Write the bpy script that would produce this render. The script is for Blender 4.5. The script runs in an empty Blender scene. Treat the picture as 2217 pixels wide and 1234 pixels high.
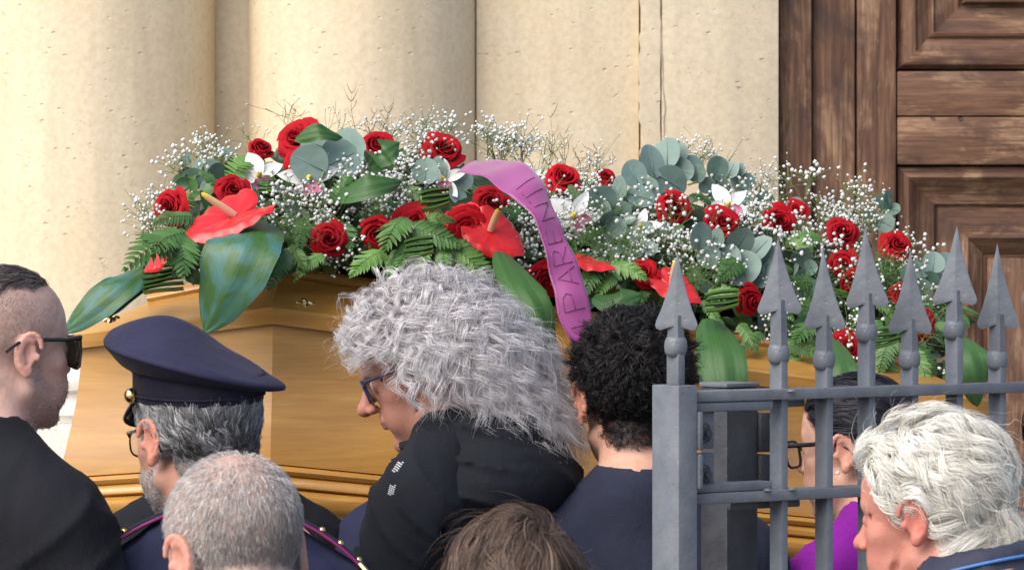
import bpy, bmesh, math, random
import numpy as np
from mathutils import Vector, Matrix, Quaternion

# ------------------------------------------------------------------ camera, light, exposure
S = bpy.context.scene
C = S.collection
F = 9000.0            # focal length in photo pixels (photo is 2217 wide)
HZ = 510.0            # horizon row
CAMZ = 1.95
cam_d = bpy.data.cameras.new("camera")
cam = bpy.data.objects.new("camera", cam_d)
C.objects.link(cam)
cam.location = (0, 0, CAMZ)
cam.rotation_euler = (math.radians(90), 0, 0)
cam_d.sensor_width = 36
cam_d.lens = 36 * F / 2217
cam_d.shift_y = -(617 - HZ) / 2217
cam_d.clip_start = 0.1
cam_d.clip_end = 500
cam_d.dof.use_dof = True
cam_d.dof.focus_distance = 7.4
cam_d.dof.aperture_fstop = 20.0
S.camera = cam

SUN_EL, SUN_AZ = math.radians(46), math.radians(-133)   # azimuth measured from +Y towards +X
world = bpy.data.worlds.new("World")
S.world = world
world.use_nodes = True
wn = world.node_tree
bg = wn.nodes["Background"]
sky = wn.nodes.new("ShaderNodeTexSky")
sky.sky_type = 'NISHITA'
sky.sun_disc = False
sky.sun_elevation = SUN_EL
sky.sun_rotation = SUN_AZ
sky.air_density = 1.0
sky.dust_density = 4.0
sky.ozone_density = 1.0
wn.links.new(sky.outputs[0], bg.inputs[0])
bg.inputs[1].default_value = 0.088
sun_d = bpy.data.lights.new("sun", 'SUN')
sun_d.energy = 1.2
sun_d.angle = math.radians(62)
sun_d.color = (1.0, 0.96, 0.90)
sun = bpy.data.objects.new("sun", sun_d)
C.objects.link(sun)
sd = Vector((math.sin(SUN_AZ) * math.cos(SUN_EL), math.cos(SUN_AZ) * math.cos(SUN_EL), math.sin(SUN_EL)))
sun.rotation_euler = sd.to_track_quat('Z', 'Y').to_euler()
S.view_settings.view_transform = 'Standard'
S.view_settings.look = 'None'
S.view_settings.exposure = 1.33
S.view_settings.gamma = 1.0
S.view_settings.use_curve_mapping = False
S.cycles.max_bounces = 6
S.cycles.transparent_max_bounces = 8

rnd = random.Random(7)
rng = np.random.default_rng(7)

def P(px, py, d):
    return Vector(((px - 1108.5) / F * d, d, CAMZ - (py - HZ) / F * d))

# ------------------------------------------------------------------ tagging and linking
def tag(o, label=None, cat=None, group=None, kind=None):
    if label: o['label'] = label
    if cat: o['category'] = cat
    if group: o['group'] = group
    if kind: o['kind'] = kind
    return o

def empty(name, loc, rz=0.0):
    o = bpy.data.objects.new(name, None)
    o.empty_display_size = 0.1
    o.location = loc
    o.rotation_euler = (0, 0, rz)
    C.objects.link(o)
    return o

def link(name, me, parent=None, loc=None):
    o = bpy.data.objects.new(name, me)
    C.objects.link(o)
    if parent is not None: o.parent = parent
    if loc is not None: o.location = loc
    return o

def mesh_np(name, V, Fc, mat=None, col=None, smooth=True, sharp=None):
    V = np.asarray(V, dtype=np.float32); Fc = np.asarray(Fc, dtype=np.int32)
    me = bpy.data.meshes.new(name)
    k = Fc.shape[1]
    me.vertices.add(len(V)); me.vertices.foreach_set('co', V.ravel())
    me.loops.add(Fc.size); me.loops.foreach_set('vertex_index', Fc.ravel())
    me.polygons.add(len(Fc))
    me.polygons.foreach_set('loop_start', np.arange(0, Fc.size, k, dtype=np.int32))
    me.polygons.foreach_set('use_smooth', np.full(len(Fc), smooth))
    me.update(calc_edges=True)
    if col is not None:
        a = me.color_attributes.new('Col', 'FLOAT_COLOR', 'POINT')
        c4 = np.ones((len(V), 4), dtype=np.float32); c4[:, :3] = col
        a.data.foreach_set('color', c4.ravel())
    if mat: me.materials.append(mat)
    if sharp is not None: me.set_sharp_from_angle(angle=math.radians(sharp))
    return me

class MB:
    """collects shapes into one mesh"""
    def __init__(s): s.v = []; s.f = []; s.m = []
    def add(s, V, Fs, mi=0):
        b = len(s.v)
        s.v.extend([tuple(p) for p in V])
        for f in Fs:
            s.f.append(tuple(i + b for i in f)); s.m.append(mi)
    def box(s, lo, hi, M=None, mi=0, bev=0.0):
        x0, y0, z0 = lo; x1, y1, z1 = hi
        if bev > 0:
            bm = bmesh.new()
            bmesh.ops.create_cube(bm, size=1)
            for v in bm.verts:
                v.co = Vector((x0 + (v.co.x + .5) * (x1 - x0), y0 + (v.co.y + .5) * (y1 - y0), z0 + (v.co.z + .5) * (z1 - z0)))
            bmesh.ops.bevel(bm, geom=bm.edges[:], offset=bev, segments=2, profile=.5, affect='EDGES')
            V = [v.co.copy() for v in bm.verts]; bm.verts.index_update()
            Fs = [[v.index for v in f.verts] for f in bm.faces]
            bm.free()
        else:
            V = [Vector(p) for p in ((x0,y0,z0),(x1,y0,z0),(x1,y1,z0),(x0,y1,z0),(x0,y0,z1),(x1,y0,z1),(x1,y1,z1),(x0,y1,z1))]
            Fs = [(3,2,1,0),(4,5,6,7),(0,1,5,4),(1,2,6,5),(2,3,7,6),(3,0,4,7)]
        if M is not None: V = [M @ p for p in V]
        s.add(V, Fs, mi)
    def tube(s, pts, rad, n=6, mi=0, caps=True):
        pts = [Vector(p) for p in pts]
        if not hasattr(rad, '__len__'): rad = [rad] * len(pts)
        V = []; ref = None
        for i, p in enumerate(pts):
            t = (pts[min(i + 1, len(pts) - 1)] - pts[max(i - 1, 0)]).normalized()
            if ref is None:
                ref = t.orthogonal().normalized()
            ref = (ref - t * ref.dot(t)).normalized()
            b = t.cross(ref)
            for k in range(n):
                a = 2 * math.pi * k / n
                V.append(p + (ref * math.cos(a) + b * math.sin(a)) * rad[i])
        Fs = []
        for i in range(len(pts) - 1):
            for k in range(n):
                Fs.append((i*n+k, i*n+(k+1)%n, (i+1)*n+(k+1)%n, (i+1)*n+k))
        if caps:
            Fs.append(tuple(range(n - 1, -1, -1)))
            Fs.append(tuple((len(pts)-1)*n + k for k in range(n)))
        s.add(V, Fs, mi)
    def lathe(s, prof, n=24, M=None, mi=0, sx=1.0, sy=1.0):
        V = []; m = len(prof)
        for k in range(n):
            a = 2 * math.pi * k / n
            for r, z in prof:
                V.append(Vector((r * math.cos(a) * sx, r * math.sin(a) * sy, z)))
        if M is not None: V = [M @ p for p in V]
        Fs = []
        for k in range(n):
            for j in range(m - 1):
                Fs.append((k*m+j, ((k+1)%n)*m+j, ((k+1)%n)*m+j+1, k*m+j+1))
        s.add(V, Fs, mi)
    def grid(s, G, mi=0, close_u=False):
        nu = len(G); nv = len(G[0])
        V = [p for row in G for p in row]
        Fs = [(i*nv+j, ((i+1)%nu)*nv+j, ((i+1)%nu)*nv+j+1, i*nv+j+1) for i in range(nu if close_u else nu-1) for j in range(nv-1)]
        s.add(V, Fs, mi)
    def mesh(s, name, mats, smooth=True, sharp=None):
        me = bpy.data.meshes.new(name)
        me.from_pydata([tuple(v) for v in s.v], [], s.f)
        for m in (mats if isinstance(mats, (list, tuple)) else [mats]): me.materials.append(m)
        me.polygons.foreach_set('use_smooth', [smooth] * len(s.f))
        if any(s.m): me.polygons.foreach_set('material_index', s.m)
        if sharp is not None: me.set_sharp_from_angle(angle=math.radians(sharp))
        me.update()
        return me
    def build(s, name, mats, parent=None, loc=None, smooth=True, sharp=None):
        return link(name, s.mesh(name, mats, smooth, sharp), parent, loc)

# ------------------------------------------------------------------ materials
class NT:
    def __init__(s, name):
        s.m = bpy.data.materials.new(name); s.m.use_nodes = True
        s.t = s.m.node_tree; s.n = s.t.nodes; s.b = s.n['Principled BSDF']
        s.coord = s.n.new('ShaderNodeTexCoord')
    def lk(s, a, b): s.t.links.new(a, b)
    def mapping(s, scale=(1,1,1), src='Object', rot=(0,0,0)):
        m = s.n.new('ShaderNodeMapping'); s.lk(s.coord.outputs[src], m.inputs[0])
        m.inputs['Scale'].default_value = scale; m.inputs['Rotation'].default_value = rot
        return m.outputs[0]
    def noise(s, vec, scale, detail=4, rough=.55, dist=0.0):
        n = s.n.new('ShaderNodeTexNoise'); s.lk(vec, n.inputs['Vector'])
        n.inputs['Scale'].default_value = scale; n.inputs['Detail'].default_value = detail
        n.inputs['Roughness'].default_value = rough; n.inputs['Distortion'].default_value = dist
        return n.outputs[0]
    def voronoi(s, vec, scale, feature='F1', rand=1.0):
        n = s.n.new('ShaderNodeTexVoronoi'); s.lk(vec, n.inputs['Vector']); n.feature = feature
        n.inputs['Scale'].default_value = scale; n.inputs['Randomness'].default_value = rand
        return n.outputs['Distance']
    def ramp(s, fac, stops):
        r = s.n.new('ShaderNodeValToRGB'); s.lk(fac, r.inputs[0])
        e = r.color_ramp.elements
        while len(e) < len(stops): e.new(.5)
        for x, (p, c) in zip(e, stops):
            x.position = p
            x.color = (c[0], c[1], c[2], 1) if hasattr(c, '__len__') else (c, c, c, 1)
        return r.outputs[0]
    def mix(s, fac, a, b, mode='MIX'):
        m = s.n.new('ShaderNodeMix'); m.data_type = 'RGBA'; m.blend_type = mode
        for val, idx in ((fac, 0), (a, 6), (b, 7)):
            if hasattr(val, 'is_linked'): s.lk(val, m.inputs[idx])
            elif idx == 0: m.inputs[0].default_value = val
            else: m.inputs[idx].default_value = (val[0], val[1], val[2], 1)
        return m.outputs[2]
    def math(s, op, a, b=0.0):
        m = s.n.new('ShaderNodeMath'); m.operation = op
        for i, v in enumerate((a, b)):
            if hasattr(v, 'is_linked'): s.lk(v, m.inputs[i])
            else: m.inputs[i].default_value = v
        return m.outputs[0]
    def attr(s, name='Col'):
        a = s.n.new('ShaderNodeAttribute'); a.attribute_name = name
        return a.outputs['Color']
    def objrand(s):
        return s.n.new('ShaderNodeObjectInfo').outputs['Random']
    def bump(s, h, strength=.3, dist=.01, prev=None):
        b = s.n.new('ShaderNodeBump'); s.lk(h, b.inputs['Height'])
        b.inputs['Strength'].default_value = strength; b.inputs['Distance'].default_value = dist
        if prev is not None: s.lk(prev, b.inputs['Normal'])
        s.lk(b.outputs[0], s.b.inputs['Normal'])
        return b.outputs[0]
    def color(s, v):
        i = s.b.inputs['Base Color']
        if hasattr(v, 'is_linked'): s.lk(v, i)
        else: i.default_value = (v[0], v[1], v[2], 1)
    def set(s, **k):
        names = dict(rough='Roughness', metal='Metallic', coat='Coat Weight', coatr='Coat Roughness', spec='Specular IOR Level', sheen='Sheen Weight',
                     sheenr='Sheen Roughness', sss='Subsurface Weight', sssr='Subsurface Radius', ssss='Subsurface Scale', trans='Transmission Weight', alpha='Alpha', ior='IOR')
        for kk, v in k.items():
            i = s.b.inputs[names[kk]]
            if hasattr(v, 'is_linked'): s.lk(v, i)
            else: i.default_value = v
        return s

def m_stone(name, base, light, dark, tint):
    t = NT(name); v = t.mapping()
    c = t.mix(t.ramp(t.noise(v, 2.2, 5, .6), [(.35, 0), (.68, 1)]), base, light)
    vs = t.mapping((9, 9, .9))
    c = t.mix(t.math('MULTIPLY', t.ramp(t.noise(vs, 1.6, 5, .6), [(.45, 0), (.68, 1)]), .75), c, tint)
    fine = t.noise(v, 55, 5, .7)
    c = t.mix(t.math('MULTIPLY', t.ramp(fine, [(.4, 0), (.75, 1)]), .38), c, dark)
    # pits: sparse elongated pores in the travertine-like stone
    vp = t.mapping((1, 1, 1.7))
    vor = t.voronoi(vp, 26)
    sparse = t.ramp(t.noise(v, 9, 3, .6), [(.50, 0), (.62, 1)])
    pit = t.math('MULTIPLY', t.ramp(vor, [(.10, 1), (.20, 0)]), sparse)
    vor2 = t.voronoi(t.mapping((1, 1, 2.2)), 75)
    sparse2 = t.ramp(t.noise(v, 14, 3, .6), [(.60, 0), (.68, 1)])
    pit2 = t.math('MULTIPLY', t.ramp(vor2, [(.12, 1), (.25, 0)]), sparse2)
    pits = t.math('MAXIMUM', pit, pit2)
    c = t.mix(t.math('MULTIPLY', pits, .32), c, dark)
    t.color(c); t.set(rough=.85, spec=.25)
    h = t.math('SUBTRACT', t.math('MULTIPLY', fine, .25), pits)
    t.bump(h, .6, .007)
    return t.m

M = {}
M['stone'] = m_stone('cream_stone', (.66, .545, .375), (.70, .61, .455), (.38, .28, .16), (.60, .51, .37))
M['stone_grey'] = m_stone('grey_cream_stone', (.56, .48, .35), (.62, .54, .41), (.30, .24, .15), (.50, .44, .34))
M['stone_white'] = m_stone('white_stone', (.66, .63, .56), (.72, .69, .62), (.35, .32, .27), (.6, .58, .52))
M['stone_dark'] = m_stone('dark_stone', (.40, .34, .24), (.47, .40, .29), (.25, .20, .13), (.38, .33, .25))  # darker copy of the cream stone, used for the crack

def m_doorwood(name, horiz):
    t = NT(name)
    v = t.mapping((1.5, 6, 14) if horiz else (14, 6, 1.2))
    vf = t.mapping((4, 30, 90) if horiz else (90, 30, 3.0))
    g = t.noise(v, 2.2, 6, .65, .8)
    gf = t.noise(vf, 1.6, 4, .7, .3)
    c = t.ramp(g, [(.28, (.075, .038, .026)), (.5, (.145, .075, .046)), (.72, (.25, .135, .080))])
    c = t.mix(t.ramp(gf, [(.36, .0), (.62, 1)]), t.mix(.5, c, (.03, .014, .009)), c)
    vm = t.mapping((1, 1, 1))
    worn = t.ramp(t.noise(t.mapping((1.2, 1, 2.2) if horiz else (2.2, 1, 1.0)), 4.5, 5, .65, .6), [(.49, 0), (.64, 1)])
    wg = t.math('MULTIPLY', worn, t.ramp(gf, [(.38, .1), (.66, 1)]))
    c = t.mix(t.math('MULTIPLY', wg, .75), c, (.42, .27, .165))
    dk = t.ramp(t.noise(vm, 3.7, 4, .6, .4), [(.55, 0), (.66, 1)])
    c = t.mix(t.math('MULTIPLY', dk, .6), c, (.045, .030, .027))
    t.color(c); t.set(rough=.62, spec=.3)
    t.bump(gf, .3, .003)
    return t.m
M['door_v'] = m_doorwood('door_wood_upright', False)
M['door_h'] = m_doorwood('door_wood_level', True)

def m_coffin():
    t = NT('lacquered_wood')
    v = t.mapping((1.0, 1.0, 9))
    g = t.noise(v, 3.0, 5, .6, .6)
    gf = t.noise(t.mapping((3, 3, 60)), 2.5, 4, .7, .2)
    c = t.ramp(g, [(.3, (.37, .178, .036)), (.55, (.46, .238, .053)), (.75, (.54, .30, .08))])
    c = t.mix(t.math('MULTIPLY', t.ramp(gf, [(.45, 0), (.72, 1)]), .4), c, (.28, .125, .022))
    t.color(c); t.set(rough=.36, spec=.5, coat=.3, coatr=.16)
    t.bump(gf, .04, .001)
    return t.m
M['coffin'] = m_coffin()

def m_paint(name, base, light, dirt):
    t = NT(name); v = t.mapping()
    n = t.noise(v, 18, 5, .65)
    c = t.mix(t.ramp(n, [(.35, 0), (.7, 1)]), base, light)
    big = t.noise(v, 60, 4, .7)
    c = t.mix(t.math('MULTIPLY', t.ramp(big, [(.6, 0), (.75, 1)]), .35), c, dirt)
    rust = t.ramp(t.noise(v, 33, 4, .75), [(.655, 0), (.72, 1)])
    c = t.mix(t.math('MULTIPLY', rust, .55), c, (.22, .12, .06))
    t.color(c); t.set(rough=.45, spec=.45)
    h = t.math('ADD', t.math('MULTIPLY', t.noise(v, 40, 4, .6), 1.0), t.math('MULTIPLY', t.ramp(t.voronoi(v, 70), [(.05, 1), (.22, 0)]), -.25))
    t.bump(h, .42, .004)
    return t.m
M['iron'] = m_paint('grey_iron_paint', (.112, .126, .150), (.16, .176, .203), (.055, .055, .058))
M['iron_dark'] = m_paint('dark_iron_paint', (.030, .032, .040), (.055, .058, .068), (.022, .022, .026))

def m_simple(name, col, rough=.5, **k):
    t = NT(name); v = t.mapping()
    n = t.noise(v, 30, 4, .6)
    t.color(t.mix(t.math('MULTIPLY', n, .35), col, [x * .6 for x in col])); t.set(rough=rough, **k)
    return t.m
M['gold'] = m_simple('polished_gold', (.85, .62, .28), .22, metal=1.0)
M['black_plastic'] = m_simple('black_plastic', (.012, .012, .014), .25)
M['black_patent'] = m_simple('black_patent', (.01, .01, .012), .15)
def m_lens(name, col, alpha):
    t = NT(name); v = t.mapping()
    t.color(col); t.set(rough=.05, spec=.6, alpha=alpha); return t.m
M['lens_dark'] = m_lens('dark_lens', (.045, .04, .02), .93)
M['lens_clear'] = m_lens('clear_lens', (.5, .55, .6), .18)
M['lens_blue'] = m_lens('bluish_lens', (.25, .33, .45), .35)

def m_fabric(name, col, rough=.85, weave=900, sheen=.25, fold=.0):
    t = NT(name); v = t.mapping()
    n = t.noise(v, 9, 4, .6)
    c = t.mix(t.ramp(n, [(.3, 0), (.75, 1)]), [x * .78 for x in col], [min(1, x * 1.2) for x in col])
    w = t.noise(t.mapping((1, 1, 1)), weave, 2, .6)
    c = t.mix(t.math('MULTIPLY', t.ramp(w, [(.4, 0), (.7, 1)]), .35), c, [min(1, x * 1.35 + .001) for x in col])
    t.color(c); t.set(rough=rough, spec=.2, sheen=sheen * .12, sheenr=.4)
    b = t.bump(w, .5, .0015)
    t.bump(t.noise(t.mapping((1, 1, .6)), 16, 3, .55, .8), .35, .012, prev=b)
    return t.m
M['suit_black'] = m_fabric('black_suit_cloth', (.0075, .0088, .0130), .85, 330, .15)
M['navy_uniform'] = m_fabric('navy_uniform_cloth', (.016, .019, .050), .8, 330)
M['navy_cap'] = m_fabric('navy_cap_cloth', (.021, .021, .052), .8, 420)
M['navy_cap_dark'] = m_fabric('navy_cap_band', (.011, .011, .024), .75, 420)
M['hood_black'] = m_fabric('black_hoodie_cloth', (.0085, .0105, .0155), .85, 330, .15)
M['tee_navy'] = m_fabric('navy_tee_cloth', (.020, .024, .045), .9, 350, .3)
M['purple_knit'] = m_fabric('purple_knit', (.20, .010, .26), .85, 260, .4)
M['dark_coat'] = m_fabric('dark_coat', (.013, .014, .022), .9, 300, .2)
M['navy_jacket'] = m_fabric('navy_rain_jacket', (.030, .034, .060), .6, 500, .1)
M['grey_trouser'] = m_fabric('trouser_cloth', (.02, .021, .028), .9, 500)
M['blue_frame'] = m_simple('blue_frame', (.03, .05, .12), .2)
M['white_shirt'] = m_fabric('white_shirt_cloth', (.75, .75, .76), .8, 500)
M['piping'] = m_simple('magenta_piping', (.20, .012, .12), .6)
M['blue_piping'] = m_simple('blue_piping', (.05, .17, .45), .6)
M['tan_piping'] = m_simple('tan_piping', (.35, .22, .15), .6)
M['shoe'] = m_simple('black_leather', (.012, .011, .011), .35)

def m_skin():
    t = NT('skin'); v = t.mapping()
    c = t.attr()
    mott = t.noise(v, 60, 4, .6)
    c = t.mix(t.math('MULTIPLY', t.ramp(mott, [(.45, 0), (.7, 1)]), .26), c, (.38, .15, .11))
    t.color(c); t.set(rough=.5, spec=.35, sss=.22, ssss=.006, sssr=(1.0, .35, .2))
    h = t.noise(v, 420, 3, .7)
    b = t.bump(h, .4, .0016)
    t.bump(t.noise(v, 70, 3, .6), .22, .004, prev=b)
    return t.m
M['skin'] = m_skin()
def m_hair(name, rough=.42, spec=.5):
    t = NT(name)
    a = t.attr(); t.color(a); t.set(rough=rough, spec=spec)
    tr = t.n.new('ShaderNodeBsdfTranslucent'); t.lk(a, tr.inputs['Color'])
    mx = t.n.new('ShaderNodeMixShader'); mx.inputs[0].default_value = .32
    t.lk(t.b.outputs[0], mx.inputs[1]); t.lk(tr.outputs[0], mx.inputs[2])
    t.lk(mx.outputs[0], t.n['Material Output'].inputs['Surface'])
    return t.m
M['hair'] = m_hair('hair_strands')
M['hair_dark'] = m_hair('dark_hair_strands', .45, .35)
def m_eye():
    t = NT('eye'); t.color(t.attr()); t.set(rough=.1, spec=.6); return t.m
M['eye'] = m_eye()

def m_petal(name, c0, c1, rough=.5, sheen=.3, scale=60, coat=0.0, bumpd=.002, sss=.0):
    t = NT(name); v = t.mapping()
    n = t.noise(v, scale, 4, .6)
    c = t.mix(t.ramp(n, [(.3, 0), (.75, 1)]), c0, c1)
    r = t.objrand()
    c = t.mix(t.math('MULTIPLY', r, .45), c, [x * .45 for x in c0])
    t.color(c); t.set(rough=rough, sheen=sheen, coat=coat, coatr=.12, spec=(.15 if 'rose' in name else .35))
    t.bump(t.noise(v, scale * 2.5, 3, .6), .25, bumpd)
    return t.m
M['rose'] = m_petal('rose_petal', (.30, .0015, .008), (.46, .003, .012), .7, .02)
M['spathe'] = m_petal('anthurium_spathe', (.66, .016, .022), (.78, .035, .035), .32, .0, 25, .25, .004)
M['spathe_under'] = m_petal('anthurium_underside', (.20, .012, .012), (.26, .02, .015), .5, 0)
def m_spadix():
    t = NT('spadix'); z = t.n.new('ShaderNodeSeparateXYZ'); t.lk(t.coord.outputs['Object'], z.inputs[0])
    c = t.ramp(t.math('MULTIPLY', z.outputs[2], 1 / .08), [(.0, (.72, .42, .30)), (.7, (.75, .50, .26)), (.9, (.72, .48, .05))])
    t.color(c); t.set(rough=.6); t.bump(t.voronoi(t.mapping(), 420), .5, .001); return t.m
M['spadix'] = m_spadix()
M['orchid'] = m_petal('white_orchid_petal', (.66, .68, .66), (.76, .77, .75), .5, .1, 40)
M['orchid_pink'] = m_petal('orchid_pink', (.50, .08, .20), (.62, .3, .4), .5, .1)
M['orchid_yellow'] = m_petal('orchid_yellow', (.75, .55, .04), (.8, .65, .1), .5, .1)
M['blossom'] = m_petal('tiny_white_blossom', (.74, .76, .74), (.82, .83, .82), .6, .1, 300)

def m_leaf(name, c0, c1, rough=.45, sc=30, vein=None, coat=0.0):
    t = NT(name); v = t.mapping()
    n = t.noise(v, sc, 4, .6)
    c = t.mix(t.ramp(n, [(.3, 0), (.75, 1)]), c0, c1)
    r = t.objrand()
    c = t.mix(t.math('MULTIPLY', r, .5), c, [x * .55 for x in c0])
    t.color(c); t.set(rough=rough, spec=.45, coat=coat, coatr=.25)
    t.bump(t.noise(v, sc * 4, 3, .6), .2, .002)
    return t.m
M['fern'] = m_leaf('fern_green', (.045, .125, .025), (.085, .19, .045), .42)
M['fern_light'] = m_leaf('fern_light_green', (.09, .20, .035), (.15, .29, .07), .45)
M['deep_leaf'] = m_leaf('deep_green_leaf', (.018, .055, .016), (.035, .095, .025), .4)
M['euc'] = m_leaf('eucalyptus_leaf', (.155, .245, .215), (.235, .33, .295), .55, 25)
M['euc_dark'] = m_leaf('eucalyptus_leaf_dark', (.085, .16, .125), (.14, .23, .185), .5, 25)
M['stem'] = m_leaf('green_stem', (.16, .22, .07), (.22, .28, .10), .5)
M['twig'] = m_leaf('brown_twig', (.12, .085, .045), (.18, .13, .07), .7)
M['thread'] = m_leaf('asparagus_thread', (.10, .20, .05), (.16, .27, .09), .5)
def m_bigleaf(name, painted_sheen):
    t = NT(name)
    uv = t.n.new('ShaderNodeUVMap'); uv.uv_map = 'UVMap'
    mp = t.n.new('ShaderNodeMapping'); t.lk(uv.outputs[0], mp.inputs[0]); mp.inputs['Scale'].default_value = (.7, 30, 1)
    st = t.noise(mp.outputs[0], 2.0, 4, .6)
    mp2 = t.n.new('ShaderNodeMapping'); t.lk(uv.outputs[0], mp2.inputs[0]); mp2.inputs['Scale'].default_value = (2.4, 1.5, 1)
    patch = t.ramp(t.noise(mp2.outputs[0], 2.2, 3, .55, .6), [(.42, 0), (.62, 1)])
    c = t.mix(t.ramp(st, [(.3, 0), (.7, 1)]), (.022, .075, .016), (.050, .130, .030))
    if painted_sheen:
        c = t.mix(t.math('MULTIPLY', patch, .6), c, (.05, .17, .20))  # bluish sheen painted into the leaf colour as patches
    t.color(c); t.set(rough=.42, spec=.38, coat=.08, coatr=.3)
    t.bump(st, .35, .003)
    return t.m
M['bigleaf'] = m_bigleaf('aspidistra_leaf', False)
M['bigleaf_sheen'] = m_bigleaf('aspidistra_leaf_painted_sheen', True)
M['foam'] = m_leaf('dark_foam', (.010, .022, .008), (.018, .035, .012), .9)
def m_ribbon():
    t = NT('purple_satin'); v = t.mapping()
    n = t.noise(v, 14, 3, .5)
    t.color(t.mix(n, (.22, .034, .155), (.30, .062, .225))); t.set(rough=.42, spec=.4, sheen=.3)
    t.bump(t.noise(t.mapping((1, 1, 30)), 20, 2, .5), .05, .001)
    return t.m
M['ribbon'] = m_ribbon()
M['ink'] = m_simple('dark_gold_ink', (.17, .045, .13), .5)
def m_ground():
    t = NT('paving_stone'); v = t.mapping()
    n = t.noise(v, 3, 6, .6)
    c = t.ramp(n, [(.3, (.16, .15, .14)), (.7, (.26, .25, .23))])
    t.color(c); t.set(rough=.85); t.bump(t.noise(v, 40, 4, .6), .3, .01); return t.m
M['ground'] = m_ground()
M['slab'] = m_stone('paving_slab', (.26, .25, .23), (.31, .30, .27), (.12, .11, .10), (.22, .21, .2))

# ------------------------------------------------------------------ ground
mb = MB(); mb.add([(-150, -150, -.004), (150, -150, -.004), (150, 150, -.004), (-150, 150, -.004)], [(0, 1, 2, 3)])
tag(mb.build('ground', M['ground'], smooth=False), kind='structure')

# ------------------------------------------------------------------ church front: wall, columns, door
DW = 12.35                     # wall plane
def X(px, d): return (px - 1108.5) / F * d
def Z(py, d): return CAMZ - (py - HZ) / F * d
facade = empty('church_wall', (0, DW, 0))
tag(facade, 'cream stone church front wall with flat pilasters between the columns and the door', 'wall')
def wallbox(name, px0, px1, y0, y1, z0, z1, m, bev=.006, parent=facade):
    b = MB(); b.box((X(px0, y0), y0 - DW, z0), (X(px1, y0), y1 - DW, z1), bev=bev)
    return b.build(name, m, parent, smooth=True, sharp=35)
TOP = 5.2
wallbox('wall_face', -2200, 1210, 12.52, 12.95, 0, TOP, M['stone'])
wallbox('recess_panel', 440, 575, 12.07, 12.515, 0, TOP, M['stone_grey'])
wallbox('pilaster', 1031, 1384, 11.97, 12.95, 0, TOP, M['stone'])
# ragged joint between the two right hand pilasters
b = MB(); G = []
xs0 = X(1386, 11.94)
for k in range(160):
    z = k / 159 * TOP
    j = rng.normal(0, .0035) + (.009 if rng.random() < .07 else 0)
    G.append([Vector((xs0 + j, 11.943 - DW, z)), Vector((xs0 + .03 + j * .3, 11.94 - DW, z)), Vector((X(1430, 11.94) + rng.normal(0, .001), 11.94 - DW, z))])
b.grid([list(r) for r in zip(*G)][::1])
b.grid([[Vector((r[0].x, r[0].y + .12, r[0].z)) for r in G], [r[0] for r in G]])
b.build('pilaster_edge', M['stone_grey'], facade)
wallbox('pilaster', 1432.5, 1686, 11.938, 12.95, 0, TOP, M['stone_grey'], bev=.004)
wallbox('pilaster', 1387, 1431, 11.97, 12.95, 0, TOP, M['stone_grey'], bev=.001)
# hairline crack as real geometry: dark thin groove strip set proud 2 mm
b = MB(); pts = []
for k in range(60):
    z = 1.75 + k / 59 * 1.1
    pts.append((X(1434, 11.94) + .006 * math.sin(z * 9) + rng.normal(0, .0015), 11.937 - DW, z))
b.tube(pts, [.0005 + .0014 * abs(math.sin(i * .37)) for i in range(60)], n=5)
b.build('crack', M['stone_dark'], facade)
wallbox('cornice', -2200, 3300, 12.2, 12.95, TOP, TOP + .4, M['stone'])
wallbox('wall_face', 2800, 4500, 12.3, 12.95, 0, TOP, M['stone'])

def column(pxc, pxw, d, label):
    t = empty('stone_column', (X(pxc, d), d, 0))
    tag(t, label, 'column', 'engaged stone columns on the church front')
    r = pxw / 2 / F * d
    zb = Z(818, d)
    prof = [(r, TOP)] + [(r * (1 + .00), zb + .1 + (TOP - zb - .1) * (1 - k / 10)) for k in range(1, 10)] + [(r * 1.0, zb + .1)]
    b = MB(); b.lathe(prof, 96); b.build('shaft', M['stone'], t)
    base = [(r + .001, zb + .1), (r + .012, zb + .085), (r + .02, zb + .075), (r + .02, zb + .045), (r + .035, zb + .035), (r + .05, zb + .02), (r + .055, zb), (r + .05, zb - .022), (r + .03, zb - .03), (r + .03, zb - .055), (r + .06, zb - .065), (r + .075, zb - .09), (r + .06, zb - .115), (0.02, zb - .116)]
    b = MB(); b.lathe(base, 96); b.build('base_moulding', M['stone_white'], t, sharp=50)
    w = r + .085
    b = MB(); b.box((-w, -w, .0), (w, w, zb - .116), bev=.008); b.build('pedestal', M['stone_white'], t, sharp=40)
    return t
column(217, 496, 12.05, 'thick cream stone column at the far left, above the man in sunglasses')
column(787, 496, 12.05, 'thick cream stone column standing behind the middle of the flower spray')

# door
DD = 12.07
door = empty('church_door', (X(2300, DD), DD, 0))
tag(door, 'weathered brown wooden church door with moulded panels behind the iron gate', 'door')
def dbox(name, px0, px1, z0, z1, front, back, m, bev=.005):
    b = MB(); b.box((X(px0, DD) - door.location.x, front, z0), (X(px1, DD) - door.location.x, back, z1), bev=bev)
    return b.build(name, m, door, sharp=35)
dbox('jamb_board', 1684.5, 1753.5, 0, TOP - .02, -.075, .1, M['door_v'])
dbox('jamb_board', 1755.5, 1849, 0, TOP - .02, -.045, .1, M['door_v'], .008)
dbox('stile_board', 1852.5, 1937.5, 0, TOP - .02, -.040, .1, M['door_v'], .005)
dbox('backing_board', 1680, 2745, 0, TOP - .02, .06, .12, M['door_v'], .002)
dbox('stile_board', 2660, 2745, 0, TOP - .02, -.040, .058, M['door_v'], .005)
dbox('rail_board', 1940, 2657, Z(252, DD), Z(156, DD), -.038, .058, M['door_h'], .004)
dbox('rail_board', 1940, 2657, Z(357, DD), Z(254.5, DD), -.036, .058, M['door_h'], .004)
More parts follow.
